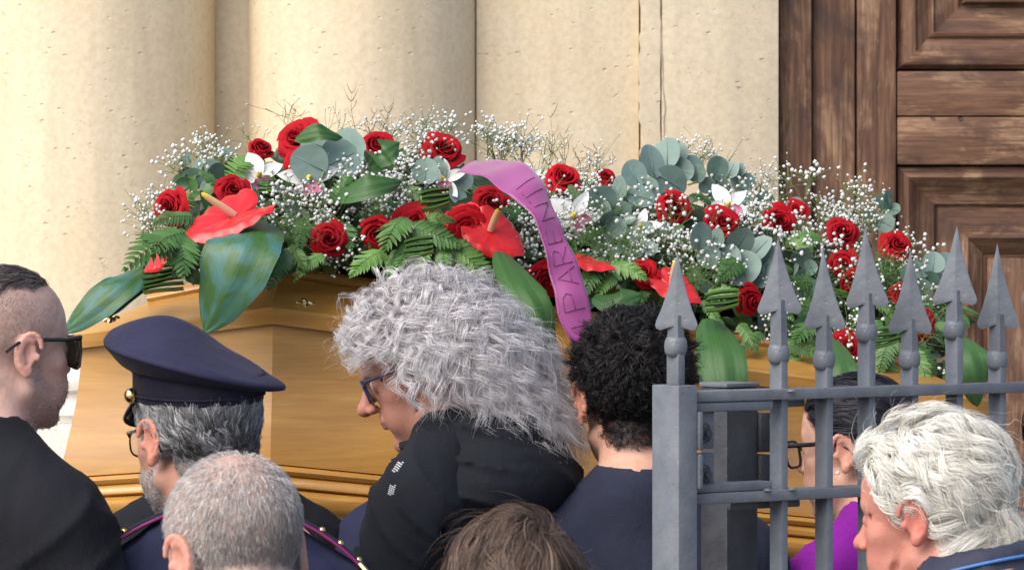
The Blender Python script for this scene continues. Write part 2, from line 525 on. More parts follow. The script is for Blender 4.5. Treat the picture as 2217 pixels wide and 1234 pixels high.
dbox('rail_board', 1940, 2657, 0, .3, -.036, .058, M['door_h'], .004)
def panel_frame(px0, px1, ztop, zbot, prof, inner_m):
    """mitred moulding frame: profile (inward distance, relief towards camera) swept round a rectangle"""
    x0, x1 = X(px0, DD) - door.location.x, X(px1, DD) - door.location.x
    def corner(k, s):
        return [(x0 + s, ztop - s), (x1 - s, ztop - s), (x1 - s, zbot + s), (x0 + s, zbot + s)][k % 4]
    for k in range(4):
        b = MB()
        G = [[Vector((corner(k, s)[0], -h, corner(k, s)[1])), Vector((corner(k + 1, s)[0], -h, corner(k + 1, s)[1]))] for s, h in prof]
        # subdivide along the length a little
        GG = [[r[0].lerp(r[1], i / 8) for i in range(9)] for r in G]
        b.grid(GG)
        b.build('moulding', M['door_h'] if k % 2 == 0 else M['door_v'], door, sharp=25)
    s, h = prof[-1]
    b = MB(); b.box((x0 + s + .001, -h, zbot + s), (x1 - s - .001, .05, ztop - s - .001), bev=.003)
    b.build('panel', inner_m, door, sharp=35)
pp = 1 / F * DD
prof_low = [(0, -.03), (.001, .012), (10*pp, .016), (14*pp, .034), (22*pp, .038), (28*pp, .032), (40*pp, .010), (56*pp, -.004), (72*pp, -.010), (80*pp, -.010), (82*pp, -.022), (86*pp, -.024), (90*pp, -.012), (140*pp, -.008), (146*pp, .006), (153*pp, .008), (160*pp, -.002), (186*pp, -.022), (188*pp, -.03), (193*pp, -.03), (195*pp, -.018)]
panel_frame(1942, 2655, Z(362, DD), Z(362, DD) - 1.25, prof_low, M['door_v'])
prof_up = [(0, -.03), (.001, .010), (6*pp, .020), (10*pp, .030), (22*pp, .034), (38*pp, .030), (44*pp, .016), (66*pp, .004), (72*pp, .014), (78*pp, .016), (82*pp, .006), (120*pp, -.012), (134*pp, -.014), (136*pp, -.028), (142*pp, -.028), (146*pp, .012), (170*pp, .016)]
panel_frame(1942, 2655, Z(-900, DD), Z(151, DD), prof_up, M['door_v'])
# small nail heads and paint spots on the boards
for px, py in ((1687, 262), (2016, 256), (2076, 258)):
    b = MB(); b.lathe([(0, -.004), (.004, -.003), (.006, 0)], 10, Matrix.Rotation(-math.pi/2, 4, 'X') @ Matrix.Diagonal((1,1,-1,1)))
    b.build('nail_head', M['iron_dark'], door, (X(px, DD) - door.location.x, -.077 if px < 1700 else -.039, Z(py, DD)))
# threshold step
b = MB(); b.box((X(-2200, 12), 11.2, 0), (X(4500, 12), 11.72, .14), bev=.01)
st = b.build('church_step', M['slab'], sharp=35); tag(st, kind='structure')

# ------------------------------------------------------------------ coffin
psi = math.radians(3)
U = Vector((math.cos(psi), math.sin(psi), 0)); Vv = Vector((-math.sin(psi), math.cos(psi), 0))
A = P(590, 700, 7.83)
O = Vector((A.x, A.y, 0)) - U * .365 + Vv * .32
coffin = empty('coffin', (O.x, O.y, 0))
tag(coffin, 'honey coloured lacquered wooden coffin carried at shoulder height under the flowers', 'coffin')
ST = [(0.0, .21, 1.738, 1.402), (.365, .32, 1.788, 1.428), (1.75, .18, 1.605, 1.285)]   # along, half width, z lid edge, z bottom
def outline(off, f=None, lift=0.0, kz=None):
    """six plan points offset outwards by off, at height fraction f (0 lid edge, 1 bottom) or lifted above lid edge"""
    pl = [(ST[0][0], -ST[0][1]), (ST[1][0], -ST[1][1]), (ST[2][0], -ST[2][1]), (ST[2][0], ST[2][1]), (ST[1][0], ST[1][1]), (ST[0][0], ST[0][1])]
    zz = [0, 1, 2, 2, 1, 0]
    out = []
    n = 6
    for i in range(n):
        p0, p1, p2 = Vector(pl[i - 1]), Vector(pl[i]), Vector(pl[(i + 1) % n])
        e1 = (p1 - p0).normalized(); e2 = (p2 - p1).normalized()
        n1 = Vector((e1.y, -e1.x)); n2 = Vector((e2.y, -e2.x))
        m = (n1 + n2); m = m / (m.dot(n1))
        q = p1 + m * off
        s_ = ST[zz[i]]
        z = s_[2] + (s_[3] - s_[2]) * f if f is not None else s_[2] + lift
        w = U * q.x + Vv * q.y
        out.append(Vector((w.x, w.y, z)))
    return out
def loft(rows, name, parent, m, cap_top=False, cap_bot=False, sharp=22):
    b = MB()
    sub = 6
    G = []
    for r in rows:
        line = []
        for i in range(6):
            for k in range(sub): line.append(r[i].lerp(r[(i + 1) % 6], k / sub))
        G.append(line)
    n = 6 * sub
    Vs = [p for r in G for p in r]
    Fs = [(i*n+j, (i+1)*n+j, (i+1)*n+(j+1)%n, i*n+(j+1)%n) for i in range(len(G)-1) for j in range(n)]
    if cap_top: Fs.append(tuple(range(n)))
    if cap_bot: Fs.append(tuple((len(G)-1)*n + j for j in range(n - 1, -1, -1)))
    b.add(Vs, Fs)
    return b.build(name, m, parent, sharp=sharp)
body_prof = [(.0, .0), (.05, .0), (.15, .002), (.3, .008), (.45, .018), (.58, .028), (.68, .036), (.735, .038), (.742, .030)]
loft([outline(o, f) for f, o in body_prof], 'body', coffin, M['coffin'])
mould = [(.740, .028), (.745, .043), (.765, .049), (.785, .046), (.793, .039), (.80, .044), (.82, .055), (.845, .055), (.858, .046), (.861, .038)]
loft([outline(o, f) for f, o in mould], 'moulding', coffin, M['coffin'], sharp=60)
plinth = [(.859, .036), (.862, .050), (.89, .064), (.93, .066), (.97, .058), (1.0, .045), (1.0, .0)]
loft([outline(o, f) for f, o in plinth], 'plinth', coffin, M['coffin'], cap_bot=True, sharp=45)
lid = loft([outline(o, None, l) for l, o in [(-.004, .002), (-.004, .013), (.022, .015), (.027, .010), (.032, -.004), (.045, -.035), (.062, -.075), (.078, -.112), (.083, -.122), (.083, -.15)]], 'lid', coffin, M['coffin'], cap_top=False, sharp=22)
lidtop = loft([outline(o, None, l) for l, o in [(.105, -.165), (.104, -.135), (.098, -.124), (.090, -.120), (.084, -.124)]], 'lid_crown', coffin, M['coffin'], cap_top=True, sharp=50)
for px, py, d in ((235, 691, 7.865), (658, 661, 7.87), (1920, 818, 8.17)):
    b = MB()
    b.lathe([(.0, .010), (.004, .009), (.006, .005), (.011, .003), (.012, 0)], 16)
    for k in range(4):
        a = k * math.pi / 2
        Mx = Matrix.Rotation(a, 4, 'Z') @ Matrix.Translation((.010, 0, .002))
        b.lathe([(0, .004), (.004, .003), (.006, 0)], 10, Mx, sx=1.3, sy=.7)
    o = b.build('screw_cap', M['gold'], coffin, P(px, py, d) - Vector((O.x, O.y, 0)))
    nrm = (Vector((.1, -.42, .9))).normalized()
    o.rotation_euler = nrm.to_track_quat('Z', 'Y').to_euler(); o.scale = (1.25, 1.25, 1.3)

# ------------------------------------------------------------------ iron gate
GA = math.radians(35.6)
g0 = P(1440, HZ, 6.43)
GX, GY = g0.x, g0.y
ca, sa = math.cos(GA), math.sin(GA)
def gate_t(px):
    k = (px - 1108.5) / F
    return (k * GY - GX) / (ca - k * sa)
def gate_d(px): return GY + gate_t(px) * sa
def gate_z(px, py): return CAMZ - (py - HZ) / F * gate_d(px)
gate = empty('iron_gate', (GX, GY, 0), GA)
tag(gate, 'open grey painted iron gate topped with spearheads in front of the coffin', 'gate')
# local frame: x along the gate, y away from camera, z up
def gbox(name, lo, hi, parent=gate, m=None, bev=.0022):
    b = MB(); b.box(lo, hi, bev=bev)
    return b.build(name, m or M['iron'], parent, sharp=40)
zr1 = gate_z(1480, 859)   # top rail centre
zr2 = gate_z(1480, 1078)
L = gate_t(2420)
gbox('post', (0, -.034, .04), (.037, .034, zr1 + .019))
gbox('post', (L - .02, -.031, .04), (L + .02, .031, zr1 + .019))
gbox('top_rail', (.0375, -.024, zr1 - .008), (L - .0205, .020, zr1 + .009))
gbox('lower_rail', (.0375, -.024, zr2 - .0095), (L - .0205, .020, zr2 + .0075))
gbox('lower_rail', (.0375, -.024, .15), (L - .0205, .020, .175))
# bracket bars next to the rails
t_b = gate_t(1752)
gbox('hinge_strap', (.0375, -.022, zr1 - .0235), (gate_t(1655), .010, zr1 - .0086))
gbox('hinge_strap', (gate_t(1700), .022, zr1 - .022), (t_b + .01, .034, zr1 - .010))
gbox('hinge_strap', (.0375, -.020, zr2 + .0082), (gate_t(1655), .012, zr2 + .022))
gbox('hinge_strap', (gate_t(1600), .022, zr2 - .024), (t_b, .034, zr2 - .012))
for (y0, y1, y2, bx, by) in ((890, 972, 0, 1505, 938), (981, 1056, 0, 1500, 1028)):
    d0 = gate_d(1480)
    zt, zb = CAMZ - (y0 - HZ) / F * d0, CAMZ - (y1 - HZ) / F * d0
    gbox('hinge_plate', (.0375, -.0385, zb), (.0455, -.0245, zt))
    gbox('hinge_plate', (.0375, -.012, zb), (.088, -.003, zt))
    # bolt with hexagonal head on the plate facing the viewer
    zc = CAMZ - (by - HZ) / F * d0
    b = MB(); Mx = Matrix.Translation((.064, -.0121, zc)) @ Matrix.Rotation(math.pi / 2, 4, 'X')
    b.lathe([(.0165, 0), (.0165, .002)], 20, Mx)
    b.lathe([(.0, .013), (.0098, .013), (.0118, .011), (.0118, 0.0)], 6, Mx)
    b.lathe([(.0, .0165), (.0055, .0165), (.0062, .013)], 12, Mx)
    b.build('bolt', M['iron_dark'], gate, sharp=35)
for px, py in ((1690, 846), (1693, 1058), (1640, 1060), (1490, 1020)):
    b = MB(); b.lathe([(0, .004), (.005, .003), (.007, 0)], 10)
    b.build('rivet', M['iron'], gate, (gate_t(px), -.025, gate_z(px, py)))

BW, BD = .0135, .0300      # bar: width along gate, depth across it
def spear_mesh(h, w, stem):
    """flat blade with a central ridge, lobed barbs; origin at the blade's base, stem goes down"""
    b = MB()
    out = [(0, h), (w*.10, h*.86), (w*.26, h*.66), (w*.48, h*.42), (w*.74, h*.19), (w*.98, h*.025), (w*1.02, -h*.03), (w*.96, -h*.075), (w*.80, -h*.098), (w*.62, -h*.080), (w*.46, -h*.022), (w*.32, .004), (w*.24, -h*.05)]
    ridge = [(0, h), (0, h*.86), (0, h*.66), (0, h*.42), (0, h*.19), (0, h*.03), (0, 0), (0, -h*.02), (0, -h*.03), (0, -h*.03), (0, -h*.03), (0, -h*.03), (0, -h*.05)]
    th = [.0012, .003, .0045, .0055, .006, .0062, .0062, .0062, .0062, .0062, .0062, .0062, .007]
    for sgn in (-1, 1):
        for side in (-1, 1):
            G = []
            for (ox, oz), (rx, rz), t_ in zip(out, ridge, th):
                G.append([Vector((sgn * ox, side * .0014, oz)), Vector((sgn * (ox * .9), side * .0022, rz + (oz - rz) * .9)), Vector((0, side * t_, rz))])
            if sgn * side < 0: G = [r[::-1] for r in G]
            b.grid(G)
        G = [[Vector((sgn * ox, -.0014, oz)), Vector((sgn * ox, .0014, oz))] for ox, oz in out]
        if sgn > 0: G = [r[::-1] for r in G]
        b.grid(G)
    return b.mesh('spearhead', M['iron'], sharp=28)
spear = {}
bars = [(1463, 545, 710, 750, True), (1686, 513, 676, 766, False), (1784, 537, 709, 779, False), (1876, 488, 661, 720, False), (1969, 540, 717, 778, False), (2066, 488, 655, 714, False), (2159, 525, 706, 779, False), (2254, 488, 655, 714, False), (2345, 530, 707, 779, False)]
face_rot = math.radians(-14) - GA
for px, ytip, ybase, ykn, onpost in bars:
    t_, d = gate_t(px), gate_d(px)
    zt, zb, zk = CAMZ - (ytip - HZ) / F * d, CAMZ - (ybase - 10 - HZ) / F * d, CAMZ - (ykn - HZ) / F * d
    bot = zr1 + .019 if onpost else .06
    b = MB()
    if onpost:
        b.box((t_ - BW/2, -BD/2, bot), (t_ + BW/2, BD/2, zk), bev=.0015)
    else:
        b.box((t_ - BW/2, -BD/2, .06), (t_ + BW/2, BD/2, zk), bev=.0015)
    # tapered stem up to the blade
    s0, s1 = 1.0, .86
    G = []
    for k, (z, s_) in enumerate([(zk, .98), (zk + (zb - zk) * .5, .9), (zb + .012, .82)]):
        G.append([Vector((t_ + a * BW/2 * s_, c * BD/2 * s_, z)) for a, c in ((-1, -1), (1, -1), (1, 1), (-1, 1), (-1, -1))])
    b.grid([r[::-1] for r in G])
    bar = b.build('bar', M['iron'], gate, sharp=40)
    h = round(zt - zb, 4)
    w = .0345 * rnd.uniform(.96, 1.04)
    sp = link('spearhead', spear_mesh(h, w, 0), bar, (t_, -.002, zb))
    sp.rotation_euler = (rnd.uniform(-.03, .03), rnd.uniform(-.03, .03), face_rot + rnd.uniform(-.16, .16))
    b = MB(); b.lathe([(.010, -.0155), (.0145, -.014), (.0172, -.008), (.0180, 0), (.0172, .008), (.0145, .014), (.010, .0155)], 20)
    cl = b.build('collar', M['iron'], bar, (t_, 0, zk)); cl.rotation_euler = (0, 0, 0)

# dark fence post standing behind the gate's hinge
fd = 6.66
fp = P(1581, HZ, fd)
fpost = empty('fence_post', (fp.x, fp.y, 0), GA)
tag(fpost, 'dark pitted iron fence post standing just behind the hinge side of the gate', 'post')
zt = CAMZ - (838 - HZ) / F * fd
b = MB(); b.box((-.034, -.034, 0), (.030, .034, zt), bev=.003); b.build('shaft', M['iron_dark'], fpost, sharp=40)
b = MB(); b.box((-.036, -.036, zt + .0005), (.032, .036, zt + .008), bev=.002); b.build('cap', M['iron'], fpost, sharp=40)
for y0, y1 in ((893, 978), (983, 1052)):
    b = MB(); b.box((.0305, -.040, CAMZ - (y1 - HZ) / F * fd), (.052, .030, CAMZ - (y0 - HZ) / F * fd), bev=.002)
    b.build('hinge_block', M['iron_dark'], fpost, sharp=40)

# ------------------------------------------------------------------ funeral spray
SP0 = P(1250, 600, 8.1)
spray = empty('funeral_spray', SP0)
tag(spray, 'long funeral spray of red roses, anthuriums, orchids and eucalyptus lying on the coffin', 'flower spray')
def interp(x, xs, ys): return float(np.interp(x, xs, ys))
def dcen(px): return 7.83 + (px - 590) / 1550 * .39 + (.30 if px > 590 else .30 * max(0, 1 - (590 - px) / 900))
def ytop(px): return interp(px, [330, 400, 520, 640, 900, 1000, 1250, 1450, 1700, 1950, 2120], [430, 350, 330, 290, 300, 320, 370, 370, 440, 520, 640])
def ybot(px): return interp(px, [330, 400, 600, 900, 1250, 1600, 1750, 1850, 2120], [560, 600, 585, 590, 640, 710, 790, 800, 830])
def dat(px, py):
    t = (py - ytop(px)) / (ybot(px) - ytop(px))
    t = max(-.2, min(1.2, t))
    return dcen(px) + .05 - .34 * math.sin(max(0, min(1.15, t + .08)) * 1.5)
def SPt(px, py, dd=0.0): return P(px, py, dat(px, py) + dd)
def face_dir(px, py):
    t = (py - ytop(px)) / (ybot(px) - ytop(px))
    e = 1.1 - 1.5 * t
    xx = (px - 1200) / 2600
    return Vector((xx, -math.cos(e), math.sin(e))).normalized()
def place(name, me, pos, direction, roll=0.0, sc=1.0, parent=spray, base=SP0):
    o = link(name, me, parent)
    q = Vector(direction).to_track_quat('Z', 'Y') @ Quaternion((0, 0, 1), roll)
    o.rotation_mode = 'QUATERNION'; o.rotation_quaternion = q
    o.location = Vector(pos) - base
    o.scale = (sc, sc, sc) if not hasattr(sc, '__len__') else sc
    return o

# core of the arrangement
b = MB(); G = []
for i in range(41):
    px = 385 + (2075 - 385) * i / 40
    yt, yb = ytop(px) + 50, ybot(px) + interp(px, [380, 600, 1400, 1700], [-25, 25, 40, -10])
    endf = math.sqrt(max(0.02, 1 - abs(i / 20 - 1) ** 6))
    row = []
    for k in range(14):
        a = 2 * math.pi * k / 14
        d = dcen(px) - .02 + math.cos(a) * .19 * endf
        py = (yt + yb) / 2 + math.sin(a) * (yb - yt) / 2 * endf
        row.append(P(px, py, d) - SP0 + Vector(rng.normal(0, .006, 3)))
    row.append(row[0]); G.append(row)
b.grid(G)
b.build('foam_core', M['foam'], spray)

# --- rose meshes
def rose_mesh(seed, openn=1.0):
    r_ = random.Random(seed); b = MB()
    n = 24
    for i in range(n):
        f = i / (n - 1)
        ph = i * 2.39996 + r_.uniform(-.25, .25)
        R0 = .0022 + .0215 * f ** .9
        H = .035 - .018 * f ** 1.4 + r_.uniform(-.002, .002)
        wid = 1.55 - .55 * f + r_.uniform(-.1, .1)
        flare = (.001 + .011 * f ** 2.4) * openn
        rl = r_.uniform(.7, 1.35)
        G = []
        for a in range(7):
            u = a / 3 - 1
            row = []
            for c in range(7):
                v = c / 6
                prof = math.sin(min(1, .25 + v * .95) * math.pi * .55)
                vr = max(0, v - .5) * 2
                rad = R0 * prof * (1 - .45 * (1 - f) * v * v) + flare * v ** 2 + (.0016 + .0052 * f) * vr ** 1.6 * rl + .0030 * u * v + R0 * .08 * math.cos(u * 5 + i)
                w_ = wid * (.45 + .55 * min(1, v * 2.2))
                top = H * (1 - .16 * u * u - .08 * abs(u) ** 4)
                z = -.014 + (top + .012) * (1 - (1 - v) ** 1.9) - (.0012 + .004 * f) * vr ** 3 * rl + r_.uniform(-.0004, .0004)
                if f > .75: z -= .006 * v * (f - .75) * 4
                a_ = ph + u * w_
                row.append(Vector((rad * math.cos(a_), rad * math.sin(a_), z)))
            G.append(row)
        b.grid(G)
    b.lathe([(.0, -.024), (.006, -.022), (.012, -.014), (.013, -.008)], 12, mi=1)
    for k in range(5):
        a = k * 1.2566
        G = []
        for j in range(4):
            q = j / 3
            c_ = Vector((math.cos(a), math.sin(a), 0)); s_ = Vector((-math.sin(a), math.cos(a), 0))
            p = c_ * (.010 + .020 * q) + Vector((0, 0, -.014 + .006 * q - .012 * q * q)); w = .005 * (1 - q) + .0004
            G.append([p - s_ * w, p + Vector((0, 0, -.001)), p + s_ * w])
        b.grid(G, mi=1)
    return b.mesh('rose', [M['rose'], M['fern']])
roses = [rose_mesh(s, o) for s, o in ((1, 1.0), (2, .5), (3, 1.5), (4, .9), (5, 1.8), (6, .7), (7, 1.2))]
rose_list = [(375, 450, 84, -.5, .1), (563, 326, 62, .3, .8), (648, 306, 88, -.5, .6), (503, 415, 74, .2, .3), (640, 356, 44, 0, .5), (817, 322, 84, .2, .7), (957, 335, 92, .3, .7),
    (712, 518, 78, .1, .1), (820, 505, 90, -.05, -.05), (903, 487, 86, .1, .4), (1062, 440, 76, .1, .2), (1014, 493, 80, .1, .1), (1218, 392, 82, .1, .7), (1310, 386, 42, .3, .7),
    (1176, 602, 88, .4, -.4), (1457, 452, 88, .1, .35), (1560, 488, 76, .2, .6), (1684, 483, 80, .3, .2), (1722, 456, 44, .3, .5), (1822, 509, 78, .2, .4), (1937, 536, 70, .3, .6),
    (1826, 575, 70, .1, .1), (1618, 648, 78, .7, -.1), (1832, 752, 64, .1, .1), (1398, 592, 62, -.2, .1), (1992, 705, 56, .4, 0), (1846, 610, 56, .1, -.1), (1950, 640, 50, .2, .2)]
for i, (px, py, size, fx, fz) in enumerate(rose_list):
    s_ = size / (F / dat(px, py)) / .074
    place('rose', roses[i % 7], SPt(px, py, -.035), Vector((fx, -1, fz)), rnd.uniform(0, 6.28), s_)

# --- anthurium: glossy heart shaped spathe with a spadix
def spathe_mesh(seed, fold=.35):
    r_ = random.Random(seed); b = MB()
    def heart(th):
        # th 0 at the tip (+y), heart notch at -y
        a = abs(th)
        return interp(a, [0, .35, .9, 1.5, 2.1, 2.6, 2.95, math.pi], [1.25, 1.0, .86, .86, .92, .90, .62, .30])
    for side, mi in ((0, 0), (1, 1)):
        G = []
        for i in range(49):
            th = -math.pi + 2 * math.pi * i / 48
            R = heart(th) * .075
            row = []
            for k in range(9):
                q = k / 8
                x = math.sin(th) * R * q; y = math.cos(th) * R * q
                z = fold * abs(x) * .55 - .10 * (y * q) + .0025 * math.sin(abs(th) * 11) * q * q + .006 * q ** 4 * math.sin(th * 3 + seed) - side * .0008
                z += -.012 * max(0, q - .85) * 6 * (1 if abs(th) < 2.2 else .3)
                row.append(Vector((x, y, z)))
            G.append(row if side else row[::-1])
        b.grid(G, mi=mi)
    return b.mesh('spathe', [M['spathe'], M['spathe_under']])
spathes = [spathe_mesh(1, .35), spathe_mesh(2, .15), spathe_mesh(3, .5)]
b = MB(); b.lathe([(.0062, 0), (.0068, .01), (.0066, .04), (.0055, .062), (.0038, .074), (.0, .078)], 16)
spadix_me = b.mesh('spadix', M['spadix'])
def anthurium(px, py, nrm, tip, size, me, spx, dd=0.0, spa=True):
    """nrm: spathe face normal, tip: direction the heart's tip points, spx: pixel of the spadix end"""
    p = SPt(px, py, dd)
    r = empty('anthurium', p - SP0); r.parent = spray
    z = Vector(nrm).normalized(); y = Vector(tip); y = (y - z * y.dot(z)).normalized(); x = y.cross(z)
    R = Matrix((x, y, z)).transposed()
    o = link('spathe', me, r)
    o.rotation_mode = 'QUATERNION'; o.rotation_quaternion = R.to_quaternion()
    o.scale = (size, size, size)
    if spa:
        e = P(spx[0], spx[1], p.y - .035)
        s_ = link('spadix', spadix_me, r, z * .002)
        s_.rotation_mode = 'QUATERNION'; s_.rotation_quaternion = (e - p).to_track_quat('Z', 'Y')
        k = (e - p).length / .078
        s_.scale = (1.05, 1.05, k)
    return r
anthurium(508, 468, (-.15, -.36, .93), (-.9, -.55, -.05), 1.22, spathes[0], (436, 420), -.10)
anthurium(1062, 500, (.12, -.70, .70), (.85, -.4, -.45), .86, spathes[1], (1079, 454), -.07)
anthurium(1000, 474, (-.3, -.75, .6), (-.6, -.2, .7), .6, spathes[2], (0, 0), .0, False)
anthurium(1268, 566, (.05, -.12, .99), (.8, -.5, 0), .72, spathes[1], (0, 0), -.06, False)
anthurium(1455, 618, (.2, -.50, .85), (.85, -.4, -.25), .74, spathes[0], (1462, 566), -.06)
anthurium(342, 560, (-.5, -.6, .5), (-.8, 0, -.4), .40, spathes[1], (0, 0), .03, False)

# --- orchids
def tepal(b, ang, Ln, Wd, cup, twist, mi=0):
    G = []
    c = Vector((math.cos(ang), math.sin(ang), 0)); s_ = Vector((-math.sin(ang), math.cos(ang), 0))
    for i in range(9):
        q = i / 8
        w = Wd * math.sin(math.pi * min(1, .12 + q * .88)) ** .8 * (1 - .15 * q)
        z = cup * (q * .5 - q * q * .6)
        row = []
        for k in range(5):
            u = k / 2 - 1
            row.append(c * (Ln * q) + s_ * (w * u) + Vector((0, 0, z + .25 * w * (u * u) + twist * u * q * w)))
        G.append(row)
    b.grid(G, mi=mi)
def orchid(px, py, direction, roll, size, dd=-.02, lip=True):
    b = MB(); r_ = random.Random(px)
    for k, a in enumerate((90, 162, 234, 306, 18)):
        tepal(b, math.radians(a + r_.uniform(-8, 8)), .043 * r_.uniform(.9, 1.1), .0115 * (1.25 if k in (0,) else 1), r_.uniform(-.01, .02), r_.uniform(-.5, .5))
    o = place('orchid', b.mesh('orchid', M['orchid']), SPt(px, py, dd - .015), direction, roll, size * 1.22)
    if lip:
        l = MB()
        G = []
        for i in range(7):
            q = i / 6; row = []
            for k in range(9):
                a = (k / 8 - .5) * 3.6
                R = .008 + .004 * math.sin(q * 3)
                row.append(Vector((math.sin(a) * R * (1 + .5 * q * q), -.004 - .018 * q, .004 + (1 - math.cos(a)) * .006 + .004 * math.sin(a * 5) * q * q)))
            G.append(row)
        l.grid(G)
        l.build('lip', M['orchid_pink'] , o)
        c = MB(); c.lathe([(.0, .016), (.003, .014), (.0042, .008), (.004, 0)], 10); c.build('column', M['orchid_yellow'], o)
    return o
orchid(560, 382, (.2, -1, .35), .3, 1.1)
orchid(668, 388, (.15, -1, .25), .15, 1.15)
orchid(1240, 470, (.2, -1, .3), .8, 1.1, -.03)
orchid(1576, 446, (.1, -1, .4), .5, 1.0, -.01)
orchid(1388, 492, (-.2, -1, .3), 1.2, .8)
orchid(962, 390, (-.3, -1, .4), .2, .85)
orchid(1148, 384, (.5, -1, .4), .2, .6, .02)
orchid(1740, 520, (.3, -1, .2), .9, .6)

# --- eucalyptus: stem with round leaves in pairs; each leaf its own piece
def leaf_disc(seed, asp=1.0, m='euc'):
    r_ = random.Random(seed); b = MB(); G = []
    for i in range(25):
        th = 2 * math.pi * i / 24
        row = []
        for k in range(6):
            q = k / 5
            R = .03 * q * (1 - .06 * math.cos(th) + .03 * math.sin(3 * th + seed))
            x = R * math.cos(th) + .028; y = R * math.sin(th) * asp
            row.append(Vector((x, y, .16 * abs(y) ** 1.15 * 1.4 + .10 * (x - .03) * (x - .03) * 10 * (1 if seed % 2 else -1) + .0004 * math.sin(5 * th + seed) * q)))
        G.append(row)
    b.grid(G)
    # raised midrib
    b.tube([(0, 0, .0008), (.02, 0, .0012), (.05, 0, .0006)], [.0011, .0009, .0003], 5)
    return b.mesh('leaf', M[m])
discs = [leaf_disc(1), leaf_disc(2, .92), leaf_disc(3, 1.05), leaf_disc(4, .95, 'euc_dark'), leaf_disc(5, 1.0, 'euc_dark')]
def eucalyptus(pts, n, size0, size1, dd=0.0, spread=1.0, seed=0, kinds=(0, 1, 2, 0, 3), wild=1.0):
    r_ = random.Random(seed)
    W = [SPt(px, py, dd + (e[0] if e else 0)) for px, py, *e in pts]
    k = len(W)
    def at(s_):
        i = min(int(s_ * (k - 1)), k - 2); f = s_ * (k - 1) - i
        return W[i].lerp(W[i + 1], f)
    b = MB(); b.tube([at(i / 12) - SP0 for i in range(13)], [.0022 - .0012 * i / 12 for i in range(13)], 6)
    st = b.build('eucalyptus_branch', M['stem'], spray)
    for i in range(n):
        s_ = (i // 2 + .6 + .25 * (i % 2)) / (n / 2 + .6)
        s_ = min(1, s_)
        p = at(s_); t = (at(min(1, s_ + .05)) - at(max(0, s_ - .05))).normalized()
        side = t.cross(Vector((0, -1, .1))).normalized()
        sg = 1 if i % 2 else -1
        dr = (side * sg * (1.0 * spread) + t * r_.uniform(.1, .8) + Vector((0, -r_.uniform(-.2, .7), r_.uniform(-.2, .3)))).normalized()
        nrm = Vector((wild * r_.uniform(-1.1, 1.1), -1, wild * r_.uniform(-.6, 1.3)))
        nrm = (nrm - dr * nrm.dot(dr)).normalized()
        y = nrm.cross(dr)
        R = Matrix((dr, y, nrm)).transposed()
        o = link('leaf', discs[kinds[r_.randrange(len(kinds))]], st, p - SP0)
        o.rotation_mode = 'QUATERNION'; o.rotation_quaternion = R.to_quaternion()
        sz = (size0 + (size1 - size0) * s_) * r_.uniform(.62, 1.12) / (F / p.y) / .06
        o.scale = (sz, sz, sz)
eucalyptus([(690, 400), (715, 340), (735, 285)], 4, 88, 100, -.07, .5, 3, (0, 1, 2), .25)
eucalyptus([(480, 420), (430, 370), (385, 355)], 6, 52, 44, .02, .8, 5, (3, 0, 4))
eucalyptus([(470, 420), (490, 350), (498, 325)], 3, 50, 40, .0, .5, 6, (3, 0))
eucalyptus([(1300, 470), (1370, 410), (1440, 365), (1500, 340)], 12, 66, 78, -.03, 1.0, 8, (0, 1, 2))
eucalyptus([(1490, 400), (1540, 385), (1590, 385), (1625, 375)], 8, 62, 42, -.02, .8, 11, (0, 1, 3))
eucalyptus([(1490, 540), (1560, 535), (1630, 560), (1675, 585)], 10, 64, 78, -.06, 1.0, 13, (0, 1, 2))
eucalyptus([(1290, 440), (1280, 490), (1330, 510)], 7, 60, 56, -.02, 1.0, 14, (0, 1, 2, 3))
eucalyptus([(1330, 470), (1390, 510), (1390, 560)], 6, 50, 50, -.03, .9, 15, (0, 3, 1))
eucalyptus([(900, 400), (960, 390), (1020, 420)], 6, 60, 60, -.02, .9, 16, (0, 1, 2))
eucalyptus([(770, 400), (800, 370), (830, 400)], 4, 70, 70, .0, .9, 17, (4, 3))
eucalyptus([(1880, 500), (1915, 455), (1935, 440)], 5, 50, 44, -.01, .8, 18, (0, 1, 3))
eucalyptus([(1960, 620), (2010, 590), (2075, 585)], 8, 56, 46, -.03, .9, 19, (0, 1, 3))
eucalyptus([(1700, 560), (1740, 580), (1760, 640)], 5, 50, 50, -.02, .9, 20, (0, 4, 1))
eucalyptus([(1640, 470), (1690, 440), (1740, 470)], 4, 50, 44, .03, .9, 21, (4, 3))

# --- ferns
def fern_mesh(seed, n=15, Ln=.13, Wd=.030, droop=.03, m='fern', lw=.0052):
    r_ = random.Random(seed); b = MB()
    def rach(q): return Vector((Ln * q, 0, .02 * math.sin(q * 2.2) - droop * q * q))
    b.tube([rach(i / 8) for i in range(9)], [.0011 - .0008 * i / 8 for i in range(9)], 4)
    for i in range(n):
        q = (i + .8) / n
        for sg in (-1, 1):
            L_ = Wd * (math.sin(math.pi * min(1, .22 + q * .80)) ** .8) * r_.uniform(.9, 1.08) + .003
            p = rach(q - .015 * (sg > 0)); a = math.radians(62 - 22 * q + r_.uniform(-6, 6))
            d = Vector((math.cos(a), sg * math.sin(a), r_.uniform(-.25, .05))).normalized(); s_ = Vector((-d.y, d.x, 0))
            G = []
            for k in range(6):
                u = k / 5
                w = lw * (math.sin(math.pi * (.15 + .85 * u)) ** .7) * (1.0 if k % 2 else .82) * (1 - .25 * q)
                c_ = p + d * (L_ * u) + Vector((0, 0, -.006 * u * u))
                G.append([c_ - s_ * w + Vector((0, 0, .0012)), c_, c_ + s_ * w + Vector((0, 0, .0012))])
            b.grid(G)
    return b.mesh('fern_frond', M[m])
